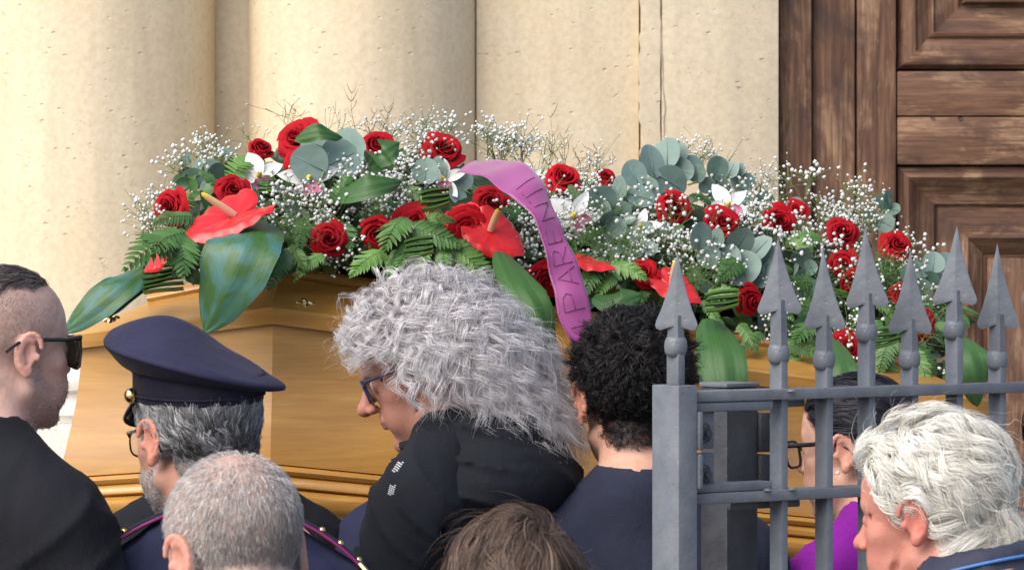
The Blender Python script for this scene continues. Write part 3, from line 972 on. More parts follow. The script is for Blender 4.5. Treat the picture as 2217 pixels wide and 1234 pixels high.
ferns = [fern_mesh(1), fern_mesh(2, 18, .15, .026, .05), fern_mesh(3, 13, .11, .034, .02), fern_mesh(4, 15, .13, .030, .05, 'fern_light'), fern_mesh(5, 14, .12, .034, .03, 'fern_light', .006)]
def frond(p0, p1, k=None, twist=0.0, dd=-.05, flare=-.05):
    a = SPt(*p0, dd); c = SPt(*p1, dd + flare)
    k = rnd.randrange(5) if k is None else k
    x = (c - a); Ln = x.length; x.normalize()
    z = Vector((rnd.uniform(-.3, .3), -1, .45)); z = (z - x * z.dot(x)).normalized(); y = z.cross(x)
    R = Matrix((x, y, z)).transposed().to_quaternion() @ Quaternion((1, 0, 0), twist)
    o = link('fern_frond', ferns[k], spray, a - SP0)
    o.rotation_mode = 'QUATERNION'; o.rotation_quaternion = R
    s_ = Ln / (.13, .15, .11, .13, .12)[k]
    o.scale = (s_, s_ * rnd.uniform(.9, 1.15), s_)
for f in [((400, 505), (278, 566), 0), ((385, 505), (398, 598), 2), ((372, 520), (330, 545), 2), ((420, 470), (330, 480), 0), ((500, 390), (545, 320), 3), ((470, 400), (430, 370), 2),
          ((620, 540), (580, 625), 2), ((640, 545), (660, 580), 4), ((700, 550), (640, 590), 3), ((830, 545), (760, 590), 4), ((860, 540), (840, 600), 0), ((900, 520), (860, 580), 0), ((920, 530), (900, 590), 4),
          ((870, 490), (1000, 530), 0), ((900, 480), (985, 470), 3), ((950, 520), (1085, 612), 3), ((960, 530), (960, 600), 0), ((1000, 530), (1040, 600), 3), ((880, 470), (830, 540), 2),
          ((1300, 560), (1260, 640), 0), ((1320, 570), (1400, 600), 4), ((1340, 590), (1290, 630), 3), ((1530, 640), (1600, 630), 4), ((1520, 650), (1560, 700), 3), ((1560, 690), (1520, 760), 3), ((1600, 700), (1640, 760), 4), ((1660, 650), (1720, 690), 0),
          ((1700, 530), (1790, 505), 3), ((1700, 520), (1760, 540), 4), ((1690, 740), (1780, 770), 0), ((1700, 760), (1760, 840), 3), ((1720, 780), (1740, 920), 4), ((1650, 720), (1600, 760), 0), ((1900, 760), (1950, 830), 3), ((1980, 760), (2010, 830), 4), ((1930, 730), (1900, 810), 0),
          ((1540, 440), (1500, 420), 0), ((1760, 700), (1720, 740), 2), ((2020, 700), (2080, 720), 0), ((1600, 560), (1560, 600), 0), ((720, 440), (760, 380), 2), ((1260, 440), (1230, 400), 2)]:
    frond(*f)
for i in range(95):
    px = rnd.uniform(390, 2060); t = rnd.uniform(.35, 1.0)
    py = ytop(px) + t * (ybot(px) - ytop(px))
    a = rnd.uniform(-2.4, 2.4) + (math.pi / 2 if t > .5 else -math.pi / 2)
    Ln = rnd.uniform(60, 105)
    if t > .6: a = math.pi / 2 + rnd.uniform(-1.2, 1.2)
    y2 = py + math.sin(a) * Ln * .8
    if y2 > ybot(px) + 22 and px < 1500: continue
    frond((px, py), (px + math.cos(a) * Ln, y2), None, rnd.uniform(-.4, .4), rnd.uniform(-.03, .03), rnd.uniform(-.05, .0))

# --- filler leaves packed between the flowers
b = MB(); lf = []
for i in range(900):
    px = rnd.uniform(375, 2085); t = rnd.random() ** .8
    py = ytop(px) + 25 + t * (ybot(px) - ytop(px) - 25)
    p = SPt(px, py, rnd.uniform(-.01, .08)) - SP0
    n = (face_dir(px, py) + Vector(rng.normal(0, .45, 3))).normalized()
    x = n.orthogonal().normalized(); x = Quaternion(n, rnd.uniform(0, 6.28)) @ x; y = n.cross(x)
    Ln = rnd.uniform(.03, .065); w = Ln * rnd.uniform(.16, .34)
    G = []
    for k in range(5):
        u = k / 4; ww = w * math.sin(math.pi * (.1 + .9 * u)) + .0003
        c_ = p + x * Ln * (u - .3) + n * (.012 * u - .02 * u * u)
        G.append([c_ - y * ww + n * ww * .3, c_, c_ + y * ww + n * ww * .3])
    b.grid(G, mi=rnd.choice((0, 0, 1, 1, 2)))
tag(b.build('filler_leaves', [M['deep_leaf'], M['fern'], M['euc_dark']], spray), kind='stuff')

# --- big strap leaves hanging over the lid
def bigleaf(path, width, m, dds, tw=0.0, fold=.18, cup=1, name='aspidistra_leaf'):
    """path: pixel points base to tip with depths dds; width: half widths in metres"""
    n = 24; pts = []
    W = [P(px, py, d) for (px, py), d in zip(path, dds)]
    def cr(s_):
        k = len(W) - 1; i = min(int(s_ * k), k - 1); f = s_ * k - i
        p0, p1, p2, p3 = W[max(0, i - 1)], W[i], W[i + 1], W[min(k, i + 2)]
        return .5 * ((2 * p1) + (p2 - p0) * f + (2 * p0 - 5 * p1 + 4 * p2 - p3) * f * f + (3 * p1 - p0 - 3 * p2 + p3) * f ** 3)
    b = MB(); G = []; uvs = []
    for i in range(n + 1):
        q = i / n; p = cr(q); t = (cr(min(1, q + .02)) - cr(max(0, q - .02))).normalized()
        nr = Vector((tw, -1, .45)); nr = (nr - t * nr.dot(t)).normalized(); s_ = t.cross(nr)
        w = interp(q, [0, .12, .35, .6, .82, .95, 1], [.35, .72, 1, .96, .62, .22, .01]) * width
        row = []
        for k in range(11):
            u = k / 5 - 1
            row.append(p + s_ * (w * u) - nr * (fold * abs(u) * w * cup) + nr * (.0012 * math.sin(u * 22)) + nr * (.004 * math.sin(q * 9 + u * 2)) * abs(u) - SP0)
        G.append(row)
    b.grid(G)
    me = b.mesh(name, m)
    uv = me.uv_layers.new(name='UVMap')
    co = [((i // 11) / n, (i % 11) / 10) for i in range((n + 1) * 11)]
    for lp in me.loops: uv.data[lp.index].uv = co[lp.vertex_index]
    o = link(name, me, spray)
    return o
bigleaf([(570, 478), (530, 520), (490, 610), (440, 720)], .072, M['bigleaf_sheen'], [7.80, 7.66, 7.64, 7.68], -.1)
bigleaf([(330, 575), (270, 610), (200, 665), (133, 722)], .036, M['bigleaf_sheen'], [7.92, 7.82, 7.80, 7.82], -.2)
bigleaf([(330, 600), (260, 650), (190, 690)], .020, M['bigleaf_sheen'], [7.90, 7.83, 7.82], -.4)
bigleaf([(1085, 545), (1130, 620), (1170, 700), (1200, 835)], .040, M['bigleaf'], [7.82, 7.70, 7.66, 7.70], .3)
bigleaf([(1540, 690), (1560, 760), (1570, 840), (1572, 900)], .048, M['bigleaf'], [7.90, 7.80, 7.76, 7.80], .1)
bigleaf([(1800, 730), (1815, 790), (1820, 860), (1822, 930)], .040, M['bigleaf'], [8.0, 7.9, 7.88, 7.9], .1)
bigleaf([(2070, 720), (2095, 760), (2110, 810), (2115, 880)], .042, M['bigleaf'], [8.05, 7.98, 7.96, 7.98], .2)
bigleaf([(800, 360), (830, 330), (865, 312)], .028, M['bigleaf'], [7.95, 7.88, 7.9], .5)
bigleaf([(700, 430), (790, 405), (870, 395)], .026, M['bigleaf'], [7.95, 7.86, 7.9], .5)
bigleaf([(640, 300), (690, 285), (740, 300)], .018, M['bigleaf'], [8.0, 7.97, 8.0], .5)
bigleaf([(1290, 640), (1340, 650), (1390, 640)], .03, M['bigleaf'], [7.9, 7.86, 7.88], .5)
# pleated leaf, folded into layers
for (cx, cy, wpx, n, dep) in ((352, 600, 88, 8, 7.80), (905, 545, 60, 4, 7.72), (1560, 660, 70, 4, 7.86), (1910, 740, 60, 4, 8.02), (940, 440, 60, 4, 7.86)):
    b = MB()
    for k in range(n):
        y_ = cy - (n / 2 - k) * 11
        p0, p1 = P(cx - wpx / 2 + 3 * (k % 2), y_ + 7, dep - .01), P(cx + wpx / 2 + 3, y_ - 6, dep + .02)
        x = p1 - p0; up = Vector((0, 0, .011)); out = Vector((0, -.02, .004))
        G = [[p0 - SP0 + x * (i / 4) + o_ + Vector((0, 0, .002 * math.sin(i + k))) for o_ in (Vector((0, .02, 0)), out, out + up * .35, Vector((0, .02, .008)))] for i in range(5)]
        b.grid(G)
    b.build('pleated_leaf', M['fern_light'] if cx != 352 else M['fern'], spray, sharp=30)

# --- gypsophila sprigs
def ico(b, p, r, mi=0, jit=.30):
    bm = bmesh.new(); bmesh.ops.create_icosphere(bm, subdivisions=1, radius=r)
    Vs = [Vector(v.co) * (1 + rnd.uniform(-jit, jit)) + p for v in bm.verts]; bm.verts.index_update()
    Fs = [[v.index for v in f.verts] for f in bm.faces]; bm.free()
    b.add(Vs, Fs, mi)
def gyp_mesh(seed, nb=26, h=.09, spread=.045, rr=(.0027, .0047)):
    r_ = random.Random(seed); b = MB()
    root = Vector((0, 0, 0)); forks = []
    for k in range(5):
        f = Vector((r_.uniform(-1, 1) * spread * .45, r_.uniform(-1, 1) * spread * .45, h * r_.uniform(.4, .65)))
        b.tube([root, f * .5 + Vector((0, 0, .008)), f], [.0008, .0006, .0005], 4); forks.append(f)
    for k in range(nb):
        f = forks[k % 5]
        e = f + Vector((r_.gauss(0, 1) * spread * .42, r_.gauss(0, 1) * spread * .42, abs(r_.gauss(.55, .3)) * h * .5))
        b.tube([f, (f + e) * .5 + Vector((r_.uniform(-.004, .004), r_.uniform(-.004, .004), .003)), e], .00048, 3, caps=False)
        ico(b, e, r_.uniform(*rr) * (1 if r_.random() > .2 else .6), 1)
    return b.mesh('gypsophila_sprig', [M['stem'], M['blossom']])
gyps = [gyp_mesh(i, 24 + 3 * i, .085, .05) for i in range(5)] + [gyp_mesh(9, 12, .11, .06, (.0014, .0026)), gyp_mesh(10, 14, .10, .055, (.0016, .0028))]
gy_pts = []
for cx, cy, sx, sy, n in ((455, 350, 45, 25, 5), (340, 470, 20, 50, 5), (620, 430, 50, 40, 6), (760, 410, 80, 50, 16), (880, 400, 60, 50, 10), (680, 480, 60, 30, 8), (930, 300, 60, 30, 9), (1060, 310, 60, 25, 9), (1180, 450, 40, 60, 8),
                          (1120, 470, 30, 30, 5), (1200, 500, 30, 40, 8), (1260, 400, 50, 50, 10), (1280, 470, 40, 50, 8), (1430, 540, 50, 40, 7), (1500, 560, 60, 50, 8), (1690, 420, 55, 40, 9), (1660, 470, 40, 30, 6), (1800, 480, 50, 40, 9),
                          (1840, 560, 30, 50, 8), (1830, 710, 30, 50, 6), (1880, 470, 40, 30, 6), (2000, 620, 50, 60, 5), (1540, 410, 40, 30, 3), (1130, 560, 30, 30, 4), (1880, 640, 60, 60, 4), (1560, 590, 60, 30, 5), (720, 540, 40, 15, 3), (2060, 790, 30, 30, 2), (1815, 800, 20, 20, 2), (1480, 350, 50, 30, 2), (1620, 520, 50, 40, 5), (1760, 540, 40, 40, 5), (1430, 460, 50, 30, 4), (1340, 560, 50, 40, 5), (1950, 560, 40, 40, 4), (1720, 640, 50, 50, 4), (850, 450, 60, 25, 6)):
    for k in range(int(n * .92 + .5)): gy_pts.append((cx + rnd.gauss(0, .6) * sx, cy + rnd.gauss(0, .6) * sy))
for i, (px, py) in enumerate(gy_pts):
    d = face_dir(px, py) + Vector((rnd.uniform(-.5, .5), rnd.uniform(-.3, .3), rnd.uniform(-.1, .5)))
    o_ = rnd.uniform(.7, 1.1)
    place('gypsophila_sprig', gyps[rnd.randrange(5)], SPt(px, py, rnd.uniform(-.05, .035)) - d.normalized() * .05, d, rnd.uniform(0, 6.28), o_)
for px, py in ((440, 330), (480, 320), (540, 300), (650, 260), (690, 265), (330, 440), (310, 470), (780, 300), (860, 270), (930, 275), (990, 300), (1090, 300), (1160, 340), (1220, 330), (1300, 345), (1520, 330), (1560, 370), (1640, 440), (1700, 395), (1860, 440), (1900, 450)):
    place('gypsophila_sprig', gyps[rnd.choice((5, 6))], SPt(px, py, .05) - Vector((0, 0, .06)), (rnd.uniform(-.4, .4), -.2, 1), rnd.uniform(0, 6.28), rnd.uniform(.8, 1.1))

# --- dry twigs and asparagus threads
def twig(px, py, hpx, seed, lean=0.0, dd=.03, m='twig'):
    r_ = random.Random(seed); b = MB(); base = SPt(px, py, dd) - SP0; h = hpx / (F / 8.0)
    pts = [base + Vector((lean * h * q * q + .004 * math.sin(q * 6 + seed), r_.uniform(-.003, .003), h * q)) for q in [i / 7 for i in range(8)]]
    b.tube(pts, [.0011 - .0008 * i / 7 for i in range(8)], 4)
    for k in range(18):
        i = r_.randrange(2, 8); p = pts[i]; sg = r_.choice((-1, 1)); l = h * r_.uniform(.08, .28)
        e = p + Vector((sg * l * .45, r_.uniform(-.4, .4) * l, l * .85))
        b.tube([p, (p + e) / 2 + Vector((sg * .002, 0, -.001)), e], [.0005, .0004, .0003], 3)
    return b.build('dry_twig', M[m], spray)
for k, (px, py, h, le) in enumerate(((766, 330, 130, -.02), (800, 320, 75, .1), (830, 330, 100, .1), (860, 320, 60, .5), (1190, 400, 150, .03), (1215, 390, 105, .12), (1235, 400, 60, .6), (1150, 370, 60, -.5), (1270, 410, 90, .2), (1300, 400, 60, .5), (1060, 330, 30, .8), (1255, 400, 80, -.1), (1545, 400, 90, -.1), (680, 290, 30, .1), (640, 290, 60, -.1))):
    twig(px, py, h, k, le)
def threads(px, py, wpx, hpx, n, seed, m='thread'):
    b = MB(); r_ = random.Random(seed); s_ = 1 / (F / 8.0)
    for k in range(n):
        p = SPt(px + r_.gauss(0, .4) * wpx, py + r_.gauss(0, .4) * hpx, -.03 + r_.uniform(-.03, .03)) - SP0
        d = Vector((r_.uniform(-1, 1), r_.uniform(-.8, .1), r_.uniform(-.6, 1))).normalized() * r_.uniform(25, 60) * s_
        c_ = Vector((r_.uniform(-1, 1), 0, r_.uniform(-1, 1))) * .006
        b.tube([p, p + d * .5 + c_, p + d], [.0006, .0005, .0003], 3, caps=False)
    return tag(b.build('asparagus_fern', M[m], spray), kind='stuff')
threads(1905, 595, 70, 50, 260, 1); threads(1340, 540, 110, 60, 240, 2); threads(1990, 690, 80, 80, 220, 3); threads(1300, 460, 90, 60, 160, 4); threads(1770, 640, 70, 70, 150, 5); threads(640, 500, 60, 50, 130, 6); threads(1520, 610, 80, 40, 130, 7)

# ------------------------------------------------------------------ ribbon
Le = [(985, 378), (1020, 380), (1062, 392), (1100, 420), (1135, 450), (1165, 500), (1184, 560), (1198, 620), (1210, 690), (1243, 755)]
Re = [(1030, 352), (1062, 345), (1105, 346), (1148, 366), (1178, 402), (1203, 455), (1228, 520), (1252, 580), (1272, 640), (1287, 712)]
Dl = [7.86, 7.80, 7.75, 7.70, 7.68, 7.66, 7.64, 7.63, 7.62, 7.62]
Dr = [7.98, 7.94, 7.88, 7.80, 7.75, 7.71, 7.68, 7.66, 7.64, 7.62]
LW = [P(x, y, d) for (x, y), d in zip(Le, Dl)]; RW = [P(x, y, d) for (x, y), d in zip(Re, Dr)]
def crv(W, s_):
    k = len(W) - 1; s_ = max(0, min(1, s_)); i = min(int(s_ * k), k - 1); f = s_ * k - i
    p0, p1, p2, p3 = W[max(0, i - 1)], W[i], W[i + 1], W[min(k, i + 2)]
    return .5 * ((2 * p1) + (p2 - p0) * f + (2 * p0 - 5 * p1 + 4 * p2 - p3) * f * f + (3 * p1 - p0 - 3 * p2 + p3) * f ** 3)
RB = P(1150, 560, 7.7)
def rib(v, u):
    a, c = crv(LW, v), crv(RW, v)
    p = a.lerp(c, u)
    n = (c - a).cross(crv(LW, min(1, v + .02)) - crv(LW, max(0, v - .02))).normalized()
    if n.y > 0: n = -n
    p = p + n * (.004 * math.sin(u * math.pi) + .0035 * math.sin(v * 15 + u * 2.5) + .002 * math.sin(v * 41 - u * 4))
    return p, n
ribbon = empty('ribbon', RB)
tag(ribbon, 'wide purple satin ribbon with dark handwritten lettering trailing from the flower spray', 'ribbon')
b = MB(); b.grid([[rib(i / 60, k / 12)[0] - RB for k in range(13)] for i in range(61)])
rb = b.build('band', M['ribbon'], ribbon)
md = rb.modifiers.new('thick', 'SOLIDIFY'); md.thickness = .0006; md.offset = 0
# lettering: strokes in (advance, height) read from the lower end upwards, letter tops to the left
GL = {'P': [[(0, 0), (0, 1)], [(0, 1), (.4, 1), (.55, .8), (.45, .55), (0, .5)]], 'A': [[(0, 0), (.3, 1)], [(.3, 1), (.6, 0)], [(.12, .35), (.5, .35)]],
      'R': [[(0, 0), (0, 1)], [(0, 1), (.4, 1), (.5, .8), (.4, .55), (0, .5)], [(.15, .5), (.55, 0)]], 'E': [[(.5, 1), (0, 1), (0, 0), (.5, 0)], [(0, .5), (.4, .5)]],
      'N': [[(0, 0), (0, 1), (.55, 0), (.55, 1)]], 'T': [[(.3, 0), (.3, 1)], [(0, 1), (.6, 1)]], 'I': [[(.1, 0), (.1, 1)]]}
v0 = .975
b = MB()
for ch in 'I PARENTI'[::1]:
    if ch == ' ': v0 -= .02; continue
    for st_ in GL[ch]:
        pl = []
        for (x0, y0), (x1, y1) in zip(st_[:-1], st_[1:]):
            for k in range(5): pl.append((x0 + (x1 - x0) * k / 4, y0 + (y1 - y0) * k / 4))
        pts = []
        for x, y in pl:
            q, n = rib(v0 - x * .115 - y * .03, .82 - y * .62)
            pts.append(q + n * .0012 - RB)
        b.tube(pts, .00085, 4)
    v0 -= {'I': .04, 'T': .088}.get(ch, .086)
for u in (.06, .94):     # dotted border print
    for k in range(60):
        v = .45 + k * .009
        q, n = rib(v, u + rnd.uniform(-.02, .02)); q2, _ = rib(v + .004, u + rnd.uniform(-.03, .03))
        b.tube([q + n * .001 - RB, q2 + n * .001 - RB], .0006, 3)
b.build('lettering', M['ink'], ribbon)

# ------------------------------------------------------------------ people: signed distance modelling on a graded grid
def rotx(a): c, s = math.cos(a), math.sin(a); return np.array([[1,0,0],[0,c,-s],[0,s,c]])
def roty(a): c, s = math.cos(a), math.sin(a); return np.array([[c,0,s],[0,1,0],[-s,0,c]])
def rotz(a): c, s = math.cos(a), math.sin(a); return np.array([[c,-s,0],[s,c,0],[0,0,1]])
rad = math.radians

class Field:
    def __init__(s, xs, ys, zs):
        s.ax = [np.asarray(a, np.float32) for a in (xs, ys, zs)]
        s.F = np.full([len(a) for a in s.ax], .06, np.float32)
        s.T = (np.eye(3), np.zeros(3), 1.0)
        s.m = .05
    def _sl(s, lo, hi):
        R, o, k = s.T
        cs = np.array([[(lo, hi)[i][0], (lo, hi)[j][1], (lo, hi)[l][2]] for i in (0, 1) for j in (0, 1) for l in (0, 1)])
        w = cs @ R.T * k + o
        a, b = w.min(0) - s.m, w.max(0) + s.m
        sl = []
        for i in range(3):
            i0 = np.searchsorted(s.ax[i], a[i]); i1 = np.searchsorted(s.ax[i], b[i])
            sl.append(slice(i0, i1))
        return tuple(sl)
    def _loc(s, sl):
        X = s.ax[0][sl[0]][:, None, None]; Y = s.ax[1][sl[1]][None, :, None]; Z_ = s.ax[2][sl[2]][None, None, :]
        R, o, k = s.T
        X = X - o[0]; Y = Y - o[1]; Z_ = Z_ - o[2]
        if np.allclose(R, np.eye(3)): 
            return X / k, Y / k, Z_ / k
        return tuple(((R[0, i] * X + R[1, i] * Y + R[2, i] * Z_) / k).astype(np.float32) for i in range(3))
    def op(s, d, sl, k, mode):
        f = s.F[sl]; kk = s.T[2]; d = d * kk
        if mode == 'cut': d = -d; 
        if k <= 0:
            r = np.minimum(f, d) if mode == 'add' else np.maximum(f, d)
        else:
            h = np.maximum(k - np.abs(f - d), 0) / k
            r = np.minimum(f, d) - h * h * k * .25 if mode == 'add' else np.maximum(f, d) + h * h * k * .25
        s.F[sl] = r
    def ell(s, c, r, k=.01, R=None, mode='add'):
        mr = max(r) if R is not None else None
        lo = [c[i] - (mr or r[i]) for i in range(3)]; hi = [c[i] + (mr or r[i]) for i in range(3)]
        sl = s._sl(lo, hi); X, Y, Z_ = s._loc(sl)
        X = X - c[0]; Y = Y - c[1]; Z_ = Z_ - c[2]
        if R is not None:
            X, Y, Z_ = (R[0, 0]*X + R[1, 0]*Y + R[2, 0]*Z_), (R[0, 1]*X + R[1, 1]*Y + R[2, 1]*Z_), (R[0, 2]*X + R[1, 2]*Y + R[2, 2]*Z_)
        k0 = np.sqrt((X / r[0])**2 + (Y / r[1])**2 + (Z_ / r[2])**2) + 1e-6
        k1 = np.sqrt((X / r[0]**2)**2 + (Y / r[1]**2)**2 + (Z_ / r[2]**2)**2) + 1e-6
        s.op(k0 * (k0 - 1) / k1, sl, k, mode)
    def cap(s, a, b, ra, rb=None, k=.01, mode='add', sq=(1, 1, 1)):
        rb = ra if rb is None else rb
        m = max(ra, rb)
        lo = [min(a[i], b[i]) - m for i in range(3)]; hi = [max(a[i], b[i]) + m for i in range(3)]
        sl = s._sl(lo, hi); X, Y, Z_ = s._loc(sl)
        ba = np.array(b, float) - np.array(a, float); L2 = float(ba @ ba) + 1e-9
        X = X - a[0]; Y = Y - a[1]; Z_ = Z_ - a[2]
        h = np.clip((X * ba[0] + Y * ba[1] + Z_ * ba[2]) / L2, 0, 1)
        d = np.sqrt((X - ba[0]*h)**2 + (Y - ba[1]*h)**2 + (Z_ - ba[2]*h)**2) - (ra + (rb - ra) * h)
        s.op(d, sl, k, mode)
    def chain(s, pts, rs, k=.01, mode='add'):
        for i in range(len(pts) - 1): s.cap(pts[i], pts[i+1], rs[i] if hasattr(rs, '__len__') else rs, rs[i+1] if hasattr(rs, '__len__') else rs, k, mode)
    def full(s):
        return (s.ax[0][:, None, None], s.ax[1][None, :, None], s.ax[2][None, None, :])
    def mesh(s):
        F_ = s.F; S_ = F_ < 0
        nx, ny, nz = F_.shape
        c = S_[:-1,:-1,:-1].astype(np.int8)
        cnt = np.zeros((nx-1, ny-1, nz-1), np.int8)
        offs = [(i, j, k) for i in (0,1) for j in (0,1) for k in (0,1)]
        for i, j, k in offs: cnt += S_[i:nx-1+i, j:ny-1+j, k:nz-1+k]
        act = np.argwhere((cnt > 0) & (cnt < 8))
        idx = -np.ones((nx-1, ny-1, nz-1), np.int32); idx[act[:,0], act[:,1], act[:,2]] = np.arange(len(act))
        vals = {o: F_[act[:,0]+o[0], act[:,1]+o[1], act[:,2]+o[2]] for o in offs}
        acc = np.zeros((len(act), 3)); n = np.zeros(len(act))
        for a in range(3):
            for o in offs:
                if o[a] == 1: continue
                o2 = list(o); o2[a] = 1; o2 = tuple(o2)
                f0, f1 = vals[o], vals[o2]; m = (f0 < 0) != (f1 < 0)
                t = np.where(m, f0 / np.where(m, f0 - f1, 1), 0)
                q = np.tile(np.array(o, float), (len(act), 1)); q[:, a] = t
                acc[m] += q[m]; n[m] += 1
        fr = acc / np.maximum(n, 1)[:, None]
        V = np.zeros((len(act), 3))
        for a in range(3):
            A_ = s.ax[a].astype(float); i = act[:, a]
            V[:, a] = A_[i] + (A_[i+1] - A_[i]) * fr[:, a]
        Q = []
        for a in range(3):
            b, c_ = (a + 1) % 3, (a + 2) % 3
            sl0 = [slice(None)] * 3; sl1 = [slice(None)] * 3
            sl0[a] = slice(0, -1); sl1[a] = slice(1, None)
            A0, A1 = S_[tuple(sl0)], S_[tuple(sl1)]
            e = np.argwhere(A0 != A1)
            dims = [nx, ny, nz]
            ok = (e[:, b] > 0) & (e[:, c_] > 0) & (e[:, b] < dims[b]-1) & (e[:, c_] < dims[c_]-1)
            e = e[ok]; ins = A0[e[:,0], e[:,1], e[:,2]]
            def at(db, dc):
                q = e.copy(); q[:, b] += db; q[:, c_] += dc
                return idx[q[:,0], q[:,1], q[:,2]]
            f = np.stack([at(-1,-1), at(0,-1), at(0,0), at(-1,0)], 1)
            f[~ins] = f[~ins][:, ::-1]
            Q.append(f)
        Q = np.concatenate(Q)
        Q = Q[(Q >= 0).all(1)]
        return V, Q

def head_sdf(f, R, o, hs, nose=1.0, jaw=1.0, fat=0.0, chin=1.0, child=False, age=0.0):
    f.T = (R, np.array(o), hs); f.m = .03
    f.ell((0, -.004, .047), (.0755 + fat*.3, .0985, .0875), 0)
    f.ell((0, .036, .046), (.063, .064, .066), .03)
    f.ell((0, .040, -.020), (.0575 + fat, .056, .076), .03)
    f.ell((0, .030, -.058), (.054 * jaw + fat, .056, .046), .025)
    for sx in (-1, 1):
        f.cap((sx*.056*jaw, .006, -.05), (sx*.022, .078*chin, -.094), .016 + fat*.6, .014, .02)
        f.ell((sx*.044, .063, -.012), (.022, .022, .018), .02)
        f.ell((sx*.036, .072, -.050), (.020 + fat*.5, .022, .026), .025)
        f.cap((sx*.010, .0955, .033), (sx*.042, .078, .034), .0105, .010, .014)
    f.ell((0, .082*chin, -.094), (.021, .017, .015), .016)
    f.ell((0, .03, -.075), (.036 + fat, .05, .026), .02)
    for sx in (-1, 1):
        f.ell((sx*.031, .101, .013), (.017, .013, .0125), .012, mode='cut')
        f.ell((sx*.031, .0825, .0125), (.0165, .0145, .0135), .004)      # lids
    n = nose
    f.cap((0, .095, .028), (0, .1005 + .014*n, -.012), .0068, .0088*n, .010)
    f.ell((0, .1035 + .015*n, -.0185), (.0112*n, .0118*n, .0098*n), .008)
    for sx in (-1, 1):
        f.ell((sx*.0115*n, .098 + .010*n, -.0235), (.0078*n, .0098, .0072), .005)
        f.ell((sx*.0062*n, .101 + .012*n, -.0300), (.0036, .0048, .005), .003, mode='cut')
    f.ell((0, .088, -.046), (.025, .017, .017), .015)
    f.ell((0, .0985, -.0475), (.0225, .0095, .0058), .006)
    f.ell((0, .0970, -.0580), (.0205, .0098, .0066), .006)
    f.cap((-.022, .0955, -.0528), (.022, .0955, -.0528), .0012, .0012, .004, 'cut')
    f.ell((0, .098, -.070), (.018, .008, .005), .010, mode='cut')
    if age:
        for sx in (-1, 1):
            f.chain([(sx*.019, .099, -.022), (sx*.029, .091, -.040), (sx*.033, .083, -.062)], [.0022*age, .0030*age, .0018], .007, 'cut')
            f.chain([(sx*.018, .0975, -.001), (sx*.030, .0925, -.006), (sx*.043, .082, -.001)], [.0016*age, .0024*age, .0014], .006, 'cut')
            for k, dz in enumerate((.012, .005, -.003)):
                f.cap((sx*.052, .072, .014 + dz*.4), (sx*.062, .052, .014 + dz*1.8), .0016*age, .0012, .005, 'cut')
            f.chain([(sx*.066, .028, -.035), (sx*.058, .040, -.060), (sx*.045, .055, -.080)], [.0022*age, .0028*age, .002], .010, 'cut')
        for dz in (0, .012):
            f.chain([(-.04, .083, .060 + dz), (0, .0985, .061 + dz), (.04, .083, .060 + dz)], .0014*age, .006, 'cut')
    for sx in (-1, 1):
        Re_ = rotz(sx * rad(-24)) @ rotx(rad(-8)); c0 = np.array([sx*.0765, -.008, .004])
        f.ell(tuple(c0 + Re_ @ np.array([sx*.006, -.004, .0])), (.0075, .0175, .0300), .006, R=Re_)
        f.ell(tuple(c0 + Re_ @ np.array([sx*.0150, .000, -.001])), (.0075, .0110, .0180), .004, R=Re_, mode='cut')
        rim = []
        for k in range(13):
            a = rad(-60 + k * 23)
            rim.append(tuple(c0 + Re_ @ np.array([sx*(.0115 + .0015*math.sin(a)), .003 - .0185*math.sin(a*1.0) * (1 if True else 1), .002 + .0275 * -math.cos(a + rad(0))])))
        rim = [tuple(c0 + Re_ @ np.array([sx*.0115, .0015 + .0180*math.cos(t), .003 + .0280*math.sin(t)])) for t in np.linspace(rad(20), rad(255), 12)]
        f.chain(rim, .0038, .003)
        inner = [tuple(c0 + Re_ @ np.array([sx*.0105, -.001 + .0105*math.cos(t), .004 + .0180*math.sin(t)])) for t in np.linspace(rad(60), rad(250), 8)]
        f.chain(inner, .0030, .004)
        f.ell(tuple(c0 + Re_ @ np.array([sx*.0085, .003, -.0275])), (.0055, .0085, .0090), .005, R=Re_)
        f.ell(tuple(c0 + Re_ @ np.array([sx*.0085, .0155, -.003])), (.004, .0045, .0065), .004, R=Re_)
    f.T = (np.eye(3), np.zeros(3), 1.0); f.m = .05

# hand template: relaxed curl, five separate fingers (right hand, wrist at origin, fingers along -z, palm faces +x of the left side)
def hand_template():
    ax = np.arange(-.075, .075, .0028); f = Field(ax, np.arange(-.06, .075, .0028), np.arange(-.21, .035, .0028)); f.m = .02
    f.cap((0, 0, .03), (0, 0, -.02), .026, .027, 0)
    f.ell((0, .002, -.060), (.017, .043, .048), .02)
    for y, L_, r_ in ((.032, .072, .0092), (.011, .080, .0095), (-.011, .074, .0092), (-.031, .058, .0082)):
        b0 = np.array([0, y * .95, -.088]); d = 0; p = b0; pts = [p]; 
        for q, bend in ((.45, 18), (.32, 34), (.23, 28)):
            d += rad(bend); p = p + np.array([-math.sin(d), y * .10, -math.cos(d)]) * L_ * q; pts.append(p)
        f.chain([tuple(b0 + np.array([0, 0, .03]))] + [tuple(q) for q in pts], [r_ * 1.1, r_ * 1.08, r_, r_ * .93, r_ * .8], .0035)
    f.chain([(-.004, .030, -.028), (-.018, .052, -.055), (-.030, .056, -.085), (-.037, .050, -.106)], [.016, .0125, .0105, .0085], .006)
    return f.mesh()
HANDV, HANDQ = hand_template()

